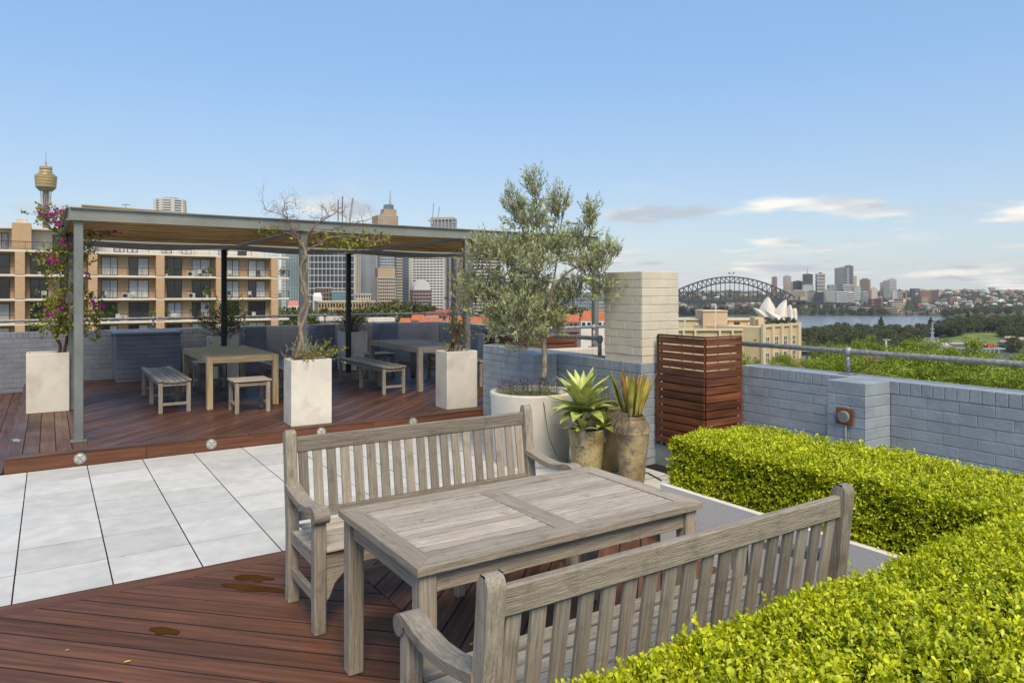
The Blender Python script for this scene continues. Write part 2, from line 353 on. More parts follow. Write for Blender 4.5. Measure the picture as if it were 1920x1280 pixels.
# raised pergola deck
up = MB(); up.box(-.345, 7.8, 8.385, 15.1, .0, .1468); up = struct(up.build('raised_timber_deck', GROUT_SHADE))  # raised black sheet under the boards stands in for gap shade
diag_boards(up, .345, 7.8, 8.513, 15.08, 1, .05, .15, DECK_W)
for a, b in ((-.36, 1.9), (1.905, 4.95), (4.955, 7.8)): board_poly('border_board', [(a, 8.362), (b, 8.362), (b, 8.507), (a, 8.507)], .15, .022, 0, DECK_W, up)
xb = -.36
for k in range(5):
    board_poly('deck_board', [(xb + .004, 8.513), (xb + .137, 8.513), (xb + .137, 15.06), (xb + .004, 15.06)], .15, .022, R(90), DECK_W, up); xb += .141
for a, b in ((-.36, .86), (.864, 3.4), (3.404, 5.6), (5.604, 7.8)): block('fascia_board', a, b, 8.364, 8.3835, .002, .127, FASCIA, up, .002)
sd = MB(); sd.box(-3.2, -.366, 8.38, 15.1, -.02, .0088); sd = struct(sd.build('side_timber_deck', GROUT_SHADE))  # same black sheet, shade of the board gaps put into its colour
for k in range(12):
    x = -.37 - k * .141; board_poly('deck_board', [(x - .137, 8.38), (x - .004, 8.38), (x - .004, 15.06), (x - .137, 15.06)], .012, .022, R(90), DECK_W, sd)

# ================================================================== brick walls
def in_frame(p):
    d = p[0] * FW[0] + p[1] * FW[1]
    if d < .3: return False
    r = p[0] * RT[0] + p[1] * RT[1]; x = CAM_CX + CAM_F * r / d; y = CAM_HY - CAM_F * (p[2] - CAM_H) / d
    return -20 < x < 1940 and -20 < y < 1300
def brick_work(parent, faces, caps, mb, limit=290):
    """faces: (axis, const, sign, a0, a1, z0, z1); caps: rowlock courses (axis, a0, a1, b0, b1, z0, z1). Bricks are thin painted fronts proud of the core"""
    L = []
    for axis, const, sign, a0, a1, z0, z1 in faces:
        n = int((z1 - z0) / .086); rows = [z1 - .086 * (i + 1) for i in range(n)]
        for r, z in enumerate(rows):
            a = a0 - (.12 if r % 2 else 0)
            while a < a1:
                s, e = max(a, a0) + .0022, min(a + .24, a1) - .0022
                if e - s > .03:
                    mid = (s + e) / 2; zz = z + .043; off = random.uniform(-.0012, .0015)
                    c = (mid, const - sign * (.007 - off), zz) if axis == 'x' else (const - sign * (.007 - off), mid, zz)
                    L.append((c, axis, round(e - s, 2), .014, .0825))
                a += .24
    for axis, a0, a1, b0, b1, z0, z1 in caps:
        n = max(1, round((a1 - a0) / .086)); st = (a1 - a0) / n
        for i in range(n):
            c = a0 + (i + .5) * st; m = (b0 + b1) / 2
            L.append((((c, m, (z0 + z1) / 2) if axis == 'x' else (m, c, (z0 + z1) / 2)), 'cap' + axis, round(st - .0035, 3), round(b1 - b0, 3), round(z1 - z0, 3)))
    vis = [b for b in L if in_frame(b[0])]; rest = [b for b in L if not in_frame(b[0])]
    vis.sort(key=lambda b: b[0][0] ** 2 + b[0][1] ** 2); rest += vis[limit:]; vis = vis[:limit]
    for c, ax, l, t, h in vis:
        o = me_obj('brick', box_mesh(l, t, h, mb, .0045), parent, c, (random.uniform(-.006, .006), random.uniform(-.004, .004), (R(90) if ax.endswith('y') else 0) + random.uniform(-.004, .004)))
    if rest:
        b = MB()
        for c, ax, l, t, h in rest:
            hx, hy = (l / 2, t / 2) if ax.endswith('x') else (t / 2, l / 2)
            b.box(c[0] - hx, c[0] + hx, c[1] - hy, c[1] + hy, c[2] - h / 2, c[2] + h / 2)
        stuff(b.build('brickwork', mb, parent))
WT = 1.035
# wall beside the pots (runs away from the viewer), with pier
wa = thing('parapet_wall', (5.14, 6.8, 0), 'blue grey painted brick parapet wall behind the round white pot', 'wall')
block('wall_core', 5.006, 5.275, 5.256, 8.36, -.02, WT - .006, BLUEC, wa, 0)
block('pier_core', 4.666, 5.0, 6.666, 6.984, -.02, WT - .006, BLUEC, wa, 0)
brick_work(wa, [('y', 5.0, -1, 5.263, 6.66, 0, WT - .107), ('y', 5.0, -1, 6.99, 8.36, 0, WT - .107), ('x', 5.25, -1, 5.0, 5.28, 0, WT - .107),
                ('y', 4.66, -1, 6.673, 6.99, 0, WT - .107), ('x', 6.66, -1, 4.66, 5.0, 0, WT - .107), ('x', 8.362, 1, 5.0, 5.28, 0, WT - .107)],
           [('y', 5.25, 8.36, 4.998, 5.282, WT - .103, WT), ('x', 4.66, 4.995, 6.66, 6.99, WT - .103, WT)], BLUEP)
# wall on the right with pier
wb = thing('parapet_wall', (5.85, 2, 0), 'blue grey painted brick parapet wall behind the clipped hedge', 'wall')
block('wall_core', 5.726, 5.97, -2.2, 4.60, -.02, WT - .006, BLUEC, wb, 0)
block('pier_core', 5.366, 5.72, 3.126, 3.444, -.02, WT - .006, BLUEC, wb, 0)
brick_work(wb, [('y', 5.72, -1, -2.2, 3.12, 0, WT - .107), ('y', 5.72, -1, 3.45, 4.60, 0, WT - .107),
                ('y', 5.36, -1, 3.133, 3.45, 0, WT - .107), ('x', 3.12, -1, 5.36, 5.72, 0, WT - .107)],
           [('y', -2.2, 4.60, 5.718, 5.975, WT - .103, WT), ('x', 5.36, 5.715, 3.12, 3.45, WT - .103, WT)], BLUEP)
# plinth under the timber screen
wp = thing('low_plinth', (5.45, 4.9, 0), 'low blue grey plinth under the timber batten box', 'plinth')
block('plinth_block', 5.20, 5.719, 4.62, 5.258, -.02, .21, BLUEC, wp, .006)
# chimney
ch = thing('brick_chimney', (5.28, 5.55, WT), 'cream painted brick chimney standing on the parapet wall', 'chimney')
block('chimney_core', 5.0215, 5.531, 5.2615, 5.831, WT + .001, 1.962, CREAMC, ch, 0)
brick_work(ch, [('y', 5.016, -1, 5.270, 5.84, WT, 1.968), ('x', 5.256, -1, 5.016, 5.54, WT, 1.968)], [], CREAM)
# back wall under the pergola
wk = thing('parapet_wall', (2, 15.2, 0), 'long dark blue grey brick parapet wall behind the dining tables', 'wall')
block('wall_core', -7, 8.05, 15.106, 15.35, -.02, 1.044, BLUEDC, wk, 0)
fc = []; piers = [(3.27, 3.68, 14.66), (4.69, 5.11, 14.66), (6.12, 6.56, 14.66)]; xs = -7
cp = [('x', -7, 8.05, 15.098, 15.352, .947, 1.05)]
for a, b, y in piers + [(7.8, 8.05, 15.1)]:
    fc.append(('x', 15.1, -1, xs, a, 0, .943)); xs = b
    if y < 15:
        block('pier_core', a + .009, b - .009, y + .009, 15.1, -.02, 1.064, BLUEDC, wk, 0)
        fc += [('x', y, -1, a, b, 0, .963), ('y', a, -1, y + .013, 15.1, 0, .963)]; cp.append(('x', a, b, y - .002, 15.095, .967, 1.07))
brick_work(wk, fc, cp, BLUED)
wc = thing('side_wall', (7.9, 14, 0), 'dark blue grey brick wall closing the far end of the pergola', 'wall')
block('wall_core', 7.809, 8.05, 12.809, 15.098, -.02, 1.044, BLUEDC, wc, 0)
brick_work(wc, [('y', 7.8, -1, 12.813, 15.09, .1, .943), ('x', 12.8, -1, 7.8, 8.06, .1, .943)], [('y', 12.8, 15.09, 7.798, 8.06, .947, 1.05)], BLUEP)
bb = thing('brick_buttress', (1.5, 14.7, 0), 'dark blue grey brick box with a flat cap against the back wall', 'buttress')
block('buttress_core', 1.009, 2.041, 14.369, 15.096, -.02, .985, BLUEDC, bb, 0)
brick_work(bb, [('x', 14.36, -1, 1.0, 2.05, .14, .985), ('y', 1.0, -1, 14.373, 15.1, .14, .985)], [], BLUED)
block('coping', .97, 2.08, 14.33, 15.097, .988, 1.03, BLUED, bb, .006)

# cream return wall and things beyond the parapet
cw = thing('cream_wall', (6.6, 8.25, 0), 'cream painted brick wall with a stepped top behind the parapet', 'wall')
block('wall_core', 5.285, 7.9, 8.12, 8.34, -.5, .80, CREAMC, cw, .004)
brick_work(cw, [('x', 8.11, -1, 5.29, 7.9, .1, .80)], [('x', 5.285, 7.9, 8.03, 8.345, .804, .93)], CREAM)
tb = thing('timber_box', (6.9, 10.6, .15), 'low brown timber planter box on the deck beyond the cream wall', 'planter')
for i, z in enumerate((.16, .33, .50, .67, .84)):
    bar('slat', (6.75, 10.2, z + .08), (8.1, 10.2, z + .08), .025, .155, CEDAR, tb); bar('slat', (6.75, 10.22, z + .08), (6.75, 11.2, z + .08), .025, .155, CEDAR, tb)
block('box_core', 6.77, 8.09, 10.22, 11.2, .152, .99, BLACK, tb, 0); block('lid', 6.72, 8.14, 10.17, 11.24, 1.003, 1.035, CEDAR, tb, .003)

# ================================================================== pipe rails
def pipe_rail(name, label, pts, posts, r=.024, base=WT, group=None):
    t = thing(name, (posts[0][0], posts[0][1], base), label, 'handrail', group)
    b = MB(); b.tube(pts, r, 12); b.build('rail', PIPE, t, smooth=True)
    for x, y, z in posts:
        b = MB(); b.tube([(x, y, base + .001), (x, y, z - .01)], r * .9, 12); po = b.build('post', PIPE, t, smooth=True)
        b = MB(); b.lathe((x, y, z), [(.001, -.045), (.024, -.043), (.036, -.02), (.039, 0), (.036, .02), (.024, .036), (.001, .041)], 14); b.build('ball_joint', PIPE, po, smooth=True)
        b = MB(); b.box(x - .06, x + .06, y - .06, y + .06, base + .001, base + .012); b.build('base_plate', PIPE, po, bevel=.003)
    return t
RZ = 1.235
pipe_rail('pipe_handrail', 'grey pipe handrail on the wall above the hedge', [(5.86, 4.9, RZ), (5.86, 3.55, RZ), (5.86, -2, RZ)], [(5.86, 3.57, RZ), (5.86, .6, RZ)])
pipe_rail('pipe_handrail', 'grey pipe handrail between the chimney and the olive tree', [(5.14, 6.06, RZ), (5.14, 8.24, RZ)], [(5.14, 6.06, RZ), (5.14, 8.24, RZ)])
pipe_rail('pipe_handrail', 'grey pipe handrail above the cream wall', [(5.14, 8.24, RZ + .001), (7.9, 8.24, RZ)], [(6.87, 8.24, RZ)], base=.93)
pipe_rail('pipe_handrail', 'long grey pipe handrail on the dark back wall', [(-6, 15.23, 1.255), (8.0, 15.23, 1.255)], [(-1.69 + 1.69 * k, 15.23, 1.255) for k in range(6)], base=1.05)
pipe_rail('pipe_handrail', 'short grey pipe handrail on the far end wall', [(7.93, 12.9, 1.255), (7.93, 15.0, 1.255)], [(7.93, 12.95, 1.255)], base=1.05)

# ================================================================== timber batten box
sc = thing('batten_screen_box', (5.45, 4.9, .215), 'red brown timber batten box between the chimney and the right wall', 'screen')
zs = .24; nb = 14; pt = (1.315 - zs) / nb
for i in range(nb):
    z = zs + pt * (i + .5); h = pt - .011
    bar('batten', (5.182, 5.185, z), (5.182, 4.592, z), .018, h, CEDAR, sc, .002); bar('batten', (5.194, 4.583, z), (5.683, 4.583, z), .018, h, CEDAR, sc, .002)
for x, y in ((5.2015, 4.6025), (5.2015, 5.17), (5.67, 4.6025)): block('corner_post', x - .009, x + .009, y - .009, y + .009, .932, 1.31, CEDAR, sc, .002)
bar('top_rail', (5.182, 5.195, 1.324), (5.182, 4.575, 1.324), .034, .018, CEDAR, sc, .002); bar('top_rail', (5.2, 4.585, 1.324), (5.69, 4.585, 1.324), .034, .018, CEDAR, sc, .002)
bar('end_trim', (5.178, 5.198, .24), (5.178, 5.198, 1.314), .02, .026, CEDAR, sc, .002)
bar('end_trim', (5.69, 4.58, .24), (5.69, 4.58, 1.314), .02, .02, CEDAR, sc, .002)
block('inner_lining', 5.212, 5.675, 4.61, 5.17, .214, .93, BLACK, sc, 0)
# rusty vent light on the pier
vl = thing('wall_vent_light', (5.35, 3.285, .757), 'rusty square plate with round grille on the wall pier', 'wall light')
block('back_plate', 5.335, 5.3575, 3.215, 3.355, .69, .825, RUST, vl, .003)
b = MB()
b.tube([(5.336, 3.285, .757), (5.318, 3.285, .757)], [.048, .045], 20); rh = b.build('round_housing', GALV_L, vl)
for k in range(5):
    z = .757 + (k - 2) * .016; w = math.sqrt(max(0, .04 ** 2 - (z - .757) ** 2)); bar('louvre', (5.316, 3.285 - w, z), (5.316, 3.285 + w, z), .006, .008, GALV, rh, .001)
b = MB(); b.tube([(5.343, 3.275, .688), (5.343, 3.275, .36)], .008, 8); b.build('conduit', GALV, vl, smooth=True)
block('conduit_clip', 5.333, 5.3575, 3.26, 3.30, .435, .452, RUST, vl, .002)

# ================================================================== round step lights
for i, (x, lab) in enumerate(((.265, 'round steel step light nearest the front corner post of the pergola'), (1.505, 'round steel step light in the bare stretch of step fascia'),
                              (2.74, 'round steel step light below the planter with the bare vine'), (3.95, 'round steel step light near the planter with green shoots'))):
    z = .077; t = thing('step_light', (x, 8.366, z), lab, 'step light', 'step lights along the deck edge')
    b = MB(); b.tube([(x, 8.3655, z), (x, 8.357, z)], [.062, .056], 24); b.build('trim_ring', STEEL, t, smooth=False)
    b = MB(); b.tube([(x, 8.3568, z), (x, 8.351, z)], [.045, .034], 20); le = b.build('lens', GLASSM, t)
    for a in (45, 135): dx, dz = .043 * math.cos(R(a)), .043 * math.sin(R(a)); bar('guard_bar', (x - dx, 8.352, z - dz), (x + dx, 8.352, z + dz), .006, .008, STEEL, le, .001)

# ================================================================== pergola
pg = thing('steel_pergola', (3.9, 11.4, .15), 'grey steel pergola with reed mat roof over the raised deck', 'pergola')
PX = (.27, 2.70, 5.08, 7.5); PYF, PYM, PYR = 8.96, 11.4, 13.8; ZB, ZT = 2.525, 2.665
for x, y in [(x, PYF) for x in PX] + [(x, PYR) for x in PX] + [(.27, PYM), (7.5, PYM)]:
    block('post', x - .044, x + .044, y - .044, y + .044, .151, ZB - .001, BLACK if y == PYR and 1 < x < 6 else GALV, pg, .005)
    block('post_foot', x - .075, x + .075, y - .075, y + .075, .1505, .158, GALV, pg, .001) if y < 9 else None
def channel(name, p, q, out, m=GALV_L):
    """steel channel with flanges pointing along 'out'"""
    p, q, out = Vector(p), Vector(q), Vector(out); b = MB(); d = (q - p).normalized(); L = (q - p).length; c = (p + q) / 2; z = (ZT + ZB) / 2
    c.z = z; b.obox(c, d * L / 2, out * .005, Vector((0, 0, (ZT - ZB) / 2 - .011)))
    for zz in (ZB + .0055, ZT - .0055): b.obox(Vector((c.x, c.y, zz)) + out * .014, d * L / 2, out * .019, Vector((0, 0, .0055)))
    return b.build(name, m, pg)
channel('front_beam', (.19, PYF - .05, 0), (7.53, PYF - .05, 0), (0, -1, 0)); channel('rear_beam', (.17, PYR + .05, 0), (7.6, PYR + .05, 0), (0, 1, 0))
channel('side_beam', (.185, PYF - .04, 0), (.185, PYR + .04, 0), (-1, 0, 0)); channel('side_beam', (7.535, PYF - .04, 0), (7.535, PYR + .04, 0), (1, 0, 0))
for x in PX[1:3]:
    b = MB(); b.box(x - .004, x + .004, PYF - .04, PYR + .04, ZB + .012, ZT - .012); b.box(x - .045, x + .045, PYF - .04, PYR + .04, ZB + .001, ZB + .0115); b.box(x - .045, x + .045, PYF - .04, PYR + .04, ZT - .0115, ZT - .001)
    b.build('cross_beam', GALV, pg)
b = MB(); b.box(.2, 7.52, PYM - .03, PYM + .03, ZB + .055, ZT - .02); b.build('middle_beam', GALV, pg)
bays = list(zip((.19, 2.75, 5.13), (2.65, 5.03, 7.45)))
for (x0, x1) in bays:
    for y0, y1, m, sag, pit, w in ((PYF + .01, 12.5, REED, .030, .034, .0235), (12.55, PYR + .03, REED_G, .095, .050, .042)):
        b = MB(); n = int((y1 - y0) / pit); ns = 8
        for k in range(n):
            y = y0 + (k + .5) * pit; fy = math.sin(math.pi * (k + .5) / n)
            zz = [ZB + .035 - sag * math.sin(math.pi * (.08 + .84 * i / ns)) * (.35 + .65 * fy) + random.uniform(-.003, .003) for i in range(ns + 1)]
            for i in range(ns):
                xa, xb2 = x0 + (x1 - x0) * i / ns, x0 + (x1 - x0) * (i + 1) / ns
                b.add([(xa, y - w / 2, zz[i]), (xb2, y - w / 2, zz[i + 1]), (xb2, y + w / 2, zz[i + 1]), (xa, y + w / 2, zz[i]),
                       (xa, y - w / 2, zz[i] + .012), (xb2, y - w / 2, zz[i + 1] + .012), (xb2, y + w / 2, zz[i + 1] + .012), (xa, y + w / 2, zz[i] + .012)],
                      [(0, 3, 2, 1), (4, 5, 6, 7), (0, 1, 5, 4), (2, 3, 7, 6)])
        stuff(b.build('reed_mat', m, pg))
b = MB(); b.tube([(.3, 8.99, ZT + .02), (1.0, 9.0, ZT + .012), (1.6, 9.02, ZT + .004)], [.022, .016, .006], 8); b.build('mat_roll', REED, pg)

# ================================================================== garden benches
def garden_bench(label, x0, x1, yr, s, nsl):
    """teak bench; rear posts at yr, seat towards yr + s*depth"""
    t = thing('garden_bench', ((x0 + x1) / 2, yr + s * .25, 0), label, 'bench'); pw = .062
    lean = -s * .055; yf = yr + s * .50; zs = .425; W2 = pw / 2
    for x in (x0 + W2, x1 - W2):
        # rear leg: bent post with a rounded head
        b = MB(); prof = [(0, 0), (zs, 0), (.90, lean)]; hw = .034
        rows = [(0, yr), (.22, yr), (zs, yr), (.66, yr + lean * .5), (.925, yr + lean)]
        vs = []; fs = []
        for z, y in rows: vs += [(x - W2, y - hw, z), (x + W2, y - hw, z), (x + W2, y + hw, z), (x - W2, y + hw, z)]
        for a in range(1, 5):      # rounded top
            t2 = R(90) * a / 4; z = .925 + .035 * math.sin(t2); h2 = hw * (math.cos(t2) * .8 + .2) ; y = yr + lean
            vs += [(x - W2, y - h2, z), (x + W2, y - h2, z), (x + W2, y + h2, z), (x - W2, y + h2, z)]
        k = len(vs) // 4
        for i in range(k - 1):
            for j in range(4): fs.append((i * 4 + j, i * 4 + (j + 1) % 4, i * 4 + 4 + (j + 1) % 4, i * 4 + 4 + j))
        fs += [(3, 2, 1, 0), (k * 4 - 4, k * 4 - 3, k * 4 - 2, k * 4 - 1)]; b.add(vs, fs); b.build('rear_leg', TEAK_GZ, t, loc=(x, yr, .45), bevel=.004)
        bar('front_leg', (x, yf - s * .03, .001), (x, yf - s * .03, .615), .062, .062, TEAK, t, .005)
        bar('side_rail', (x, yr + s * .03, zs - .055), (x, yf - s * .062, zs - .055), .035, .075, TEAK, t); bar('side_stretcher', (x, yr + s * .03, .17), (x, yf - s * .062, .17), .03, .05, TEAK, t)
        # arm: dips from the post, then scrolls over the front leg
        ay = [(.02, .665), (.10, .648), (.20, .630), (.30, .622), (.40, .632), (.46, .648), (.505, .652), (.540, .640), (.556, .615), (.552, .588), (.535, .572)]
        b = MB(); vs = []; fs = []; th = .034; aw = .040
        for i, (dy, z) in enumerate(ay):
            p0 = ay[max(i - 1, 0)]; p1 = ay[min(i + 1, len(ay) - 1)]; tx, tz = p1[0] - p0[0], p1[1] - p0[1]; q = math.hypot(tx, tz); nx, nz = tz / q, -tx / q
            yy = yr + lean * .45 + s * dy
            vs += [(x - aw, yy, z), (x + aw, yy, z), (x + aw, yy + s * nx * th, z + nz * th), (x - aw, yy + s * nx * th, z + nz * th)]
        k = len(ay)
        for i in range(k - 1):
            for j in range(4): fs.append((i * 4 + j, i * 4 + (j + 1) % 4, i * 4 + 4 + (j + 1) % 4, i * 4 + 4 + j))
        fs += [(3, 2, 1, 0), (k * 4 - 4, k * 4 - 3, k * 4 - 2, k * 4 - 1)]; b.add(vs, fs)
        o = b.build('armrest', TEAK_GY, t, loc=(x, yr + s * .3, .63)); bm = bmesh.new(); bm.from_mesh(o.data); bmesh.ops.recalc_face_normals(bm, faces=bm.faces[:]); bm.to_mesh(o.data); bm.free()
        b = MB(); yc = yr + lean * .45 + s * .523; b.tube([(x - aw - .001, yc, .607), (x + aw + .001, yc, .607)], .036, 16); b.build('arm_scroll', TEAK_G, t, smooth=False)
    a, c = x0 + pw + .001, x1 - pw - .001
    bar('top_rail', (a, yr + lean * .92, .872), (c, yr + lean * .92, .872), .034, .088, TEAK_G, t, .006)
    bar('lower_back_rail', (a, yr + s * .004, .475), (c, yr + s * .004, .475), .032, .05, TEAK_G, t)
    st = (c - a) / nsl
    for i in range(nsl):
        x = a + (i + .5) * st; bar('back_slat', (x, yr + s * .003, .50), (x, yr + lean * .85, .829), .054, .016, TEAK_G, t, .002)
    bar('front_rail', (a, yf - s * .035, zs - .06), (c, yf - s * .035, zs - .06), .03, .08, TEAK, t)
    for i in range(6):
        y = yr + s * (.055 + i * .083); z = zs - .012 * math.sin(math.pi * i / 5)
        bar('seat_slat', (x0 + .004 if 0 < i < 5 else a, y, z), (x1 - .004 if 0 < i < 5 else c, y, z), .068, .02, TEAK_P, t, .004)
    for x in (a + .0, c - .0):      # curved brackets under the seat front
        sx = 1 if x < (x0 + x1) / 2 else -1; b = MB(); pts = [(0, 0), (.16, 0), (.10, -.03), (.05, -.08), (.02, -.15), (0, -.17)]
        vs = [(x + sx * px, yf - s * .035 + oy, zs - .101 + pz) for oy in (-.013, .013) for px, pz in pts]; n = len(pts)
        b.add(vs, [tuple(range(n)), tuple(range(2 * n - 1, n - 1, -1))] + [(i, (i + 1) % n, (i + 1) % n + n, i + n) for i in range(n)]); b.build('corner_bracket', TEAK, t)
    xm = (x0 + x1) / 2; bar('middle_stretcher', (x0 + pw, yr + s * .25, .17), (x1 - pw, yr + s * .25, .17), .03, .04, TEAK, t)
    bar('middle_leg', (xm, yf - s * .03, .001), (xm, yf - s * .03, zs - .11), .05, .05, TEAK, t, .004)
    return t
garden_bench('weathered teak slat back bench standing with its back to the pale paving', 1.13, 2.84, 4.055, -1, 19)
garden_bench('weathered teak slat back bench tucked against the near hedge', 1.012, 2.781, 1.752, 1, 18)

# ================================================================== teak dining table in front
def mitre(name, quad, zt, th, m, parent, ang): return board_poly(name, quad, zt, th, ang, m, parent)
tt = thing('teak_table', (1.88, 2.77, 0), 'large weathered teak table between the two garden benches', 'table')
X0, X1, Y0, Y1, ZT2 = 1.125, 2.635, 2.345, 3.19, .742; fw = .095
mitre('frame_board', [(X0, Y0), (X1, Y0), (X1 - fw, Y0 + fw), (X0 + fw, Y0 + fw)], ZT2, .030, TEAK, tt, 0)
mitre('frame_board', [(X1, Y1), (X0, Y1), (X0 + fw, Y1 - fw), (X1 - fw, Y1 - fw)], ZT2, .030, TEAK, tt, 0)
mitre('frame_board', [(X0, Y1), (X0, Y0), (X0 + fw, Y0 + fw), (X0 + fw, Y1 - fw)], ZT2, .030, TEAK, tt, R(90))
mitre('frame_board', [(X1, Y0), (X1, Y1), (X1 - fw, Y1 - fw), (X1 - fw, Y0 + fw)], ZT2, .030, TEAK, tt, R(90))
xm = (X0 + X1) / 2; bar('cross_board', (xm, Y0 + fw + .002, ZT2 - .0165), (xm, Y1 - fw - .002, ZT2 - .0165), .105, .03, TEAK_G, tt)
ns = 12; st = (Y1 - Y0 - 2 * fw - .004) / ns
for a, c in ((X0 + fw + .004, xm - .056), (xm + .056, X1 - fw - .004)):
    for i in range(ns):
        y = Y0 + fw + .002 + (i + .5) * st; z = ZT2 - .0145 + random.uniform(-.001, .0008); bar('top_slat', (a, y, z), (c, y, z), st - .0088, .022, TEAK_P, tt, .0022)
for x in (X0 + .055, X1 - .055):
    for y in (Y0 + .055, Y1 - .055): bar('leg', (x, y, .001), (x, y, ZT2 - .031), .072, .072, TEAK, tt, .005)
for y in (Y0 + .05, Y1 - .05): bar('apron', (X0 + .092, y, ZT2 - .075), (X1 - .092, y, ZT2 - .075), .026, .086, TEAK, tt)
for x in (X0 + .05, X1 - .05): bar('apron', (x, Y0 + .092, ZT2 - .075), (x, Y1 - .092, ZT2 - .075), .026, .086, TEAK, tt)

# ================================================================== pergola furniture
ZD = .1515
def dining_table(label, x0, x1, y0, y1, m, cross):
    t = thing('dining_table', ((x0 + x1) / 2, (y0 + y1) / 2, ZD), label, 'table'); z = .867; f = .08
    for x in (x0 + .04, x1 - .04):
        for y in (y0 + .04, y1 - .04): bar('leg', (x, y, ZD), (x, y, z - .0), .08, .08, m, t, .004)
    for x in (x0 + .03, x1 - .03): bar('side_rail', (x, y0 + .081, z - .045), (x, y1 - .081, z - .045), .055, .088, m, t)
    for y in (y0 + .03, y1 - .03): bar('end_rail', (x0 + .081, y, z - .045), (x1 - .081, y, z - .045), .055, .088, m, t)
    n = int((y1 - y0 - .12) / .055); st = (y1 - y0 - .124) / n
    for i in range(n):
        y = y0 + .062 + (i + .5) * st; bar('top_slat', (x0 + .06, y, z - .018 + random.uniform(-.002, .002)), (x1 - .06, y, z - .018), st - .006, .022, TEAK_P if m is TEAK else m, t, .002)
    return t
dining_table('square edged tan timber table with the small stool at its end', 1.80, 2.76, 10.32, 12.4, TEAK_Y, 1)
dining_table('long grey timber table behind the planter with green shoots', 4.98, 5.90, 10.34, 12.45, TEAK, 1)
def low_bench(name, label, x0, x1, y0, y1, long_y, nleg, cat='bench', group=None):
    t = thing(name, ((x0 + x1) / 2, (y0 + y1) / 2, ZD), label, cat, group); z = .585; w = .05
    ys = [y0 + w / 2, y1 - w / 2] if nleg == 4 else [y0 + w / 2, (y0 + y1) / 2, y1 - w / 2]
    if not long_y: xs_ = [x0 + w / 2, x1 - w / 2]
    for y in ys:
        for x in (x0 + w / 2, x1 - w / 2): bar('leg', (x, y, ZD), (x, y, z - .025), .05, .05, TEAK, t, .003)
        if long_y: bar('stretcher', (x0 + w, y, .27), (x1 - w, y, .27), .028, .036, TEAK, t); bar('end_rail', (x0 + w, y, z - .052), (x1 - w, y, z - .052), .03, .05, TEAK, t)
    if not long_y:
        for x in (x0 + w / 2, x1 - w / 2): bar('stretcher', (x, y0 + w, .27), (x, y1 - w, .27), .028, .036, TEAK, t)
        for y in ys: bar('end_rail', (x0 + w, y, z - .052), (x1 - w, y, z - .052), .03, .05, TEAK, t)
        for x in (x0 + w / 2, x1 - w / 2): bar('side_rail', (x, y0 + w, z - .052), (x, y1 - w, z - .052), .03, .05, TEAK, t)
        n = 6; st = (y1 - y0 + .03) / n
        for i in range(n): bar('seat_slat', (x0 - .018, y0 - .015 + (i + .5) * st, z - .012 + .006 * abs(i - 2.5) / 2.5), (x1 + .018, y0 - .015 + (i + .5) * st, z - .012 + .006 * abs(i - 2.5) / 2.5), st - .006, .02, TEAK_P, t, .002)
    else:
        for x in (x0 + w / 2, x1 - w / 2):
            for a, c in zip(ys[:-1], ys[1:]): bar('side_rail', (x, a + w / 2, z - .052), (x, c - w / 2, z - .052), .03, .05, TEAK, t)
        n = 6; st = (x1 - x0 + .03) / n
        for i in range(n):
            zz = z - .02 + .016 * (abs(i - 2.5) / 2.5) ** 2; x = x0 - .015 + (i + .5) * st
            for a, c in zip([y0 - .02, (y0 + y1) / 2 + .002], [(y0 + y1) / 2 - .002, y1 + .02]): bar('seat_slat', (x, a, zz), (x, c, zz), st - .010, .02, TEAK_P, t, .002)
    return t
low_bench('slatted_bench', 'backless slatted bench between the buttress and the tan table', 1.21, 1.60, 10.33, 12.33, True, 6)
low_bench('slatted_bench', 'backless slatted bench half hidden by the planter with the bare vine', 2.98, 3.37, 10.33, 12.33, True, 6)
low_bench('slatted_bench', 'backless slatted bench in full view along the grey table', 4.36, 4.74, 10.33, 12.33, True, 6)
low_bench('slatted_bench', 'backless slatted bench on the far side of the grey table', 6.12, 6.5, 10.33, 12.33, True, 6)
low_bench('small_stool', 'small timber stool at the near end of the tan table', 2.05, 2.50, 9.76, 10.18, False, 4, 'stool')
low_bench('small_stool', 'small timber stool under the far end of the tan table', 2.06, 2.51, 12.66, 13.08, False, 4, 'stool')
low_bench('small_stool', 'small timber stool at the far end of the grey table', 5.12, 5.57, 12.62, 13.04, False, 4, 'stool')

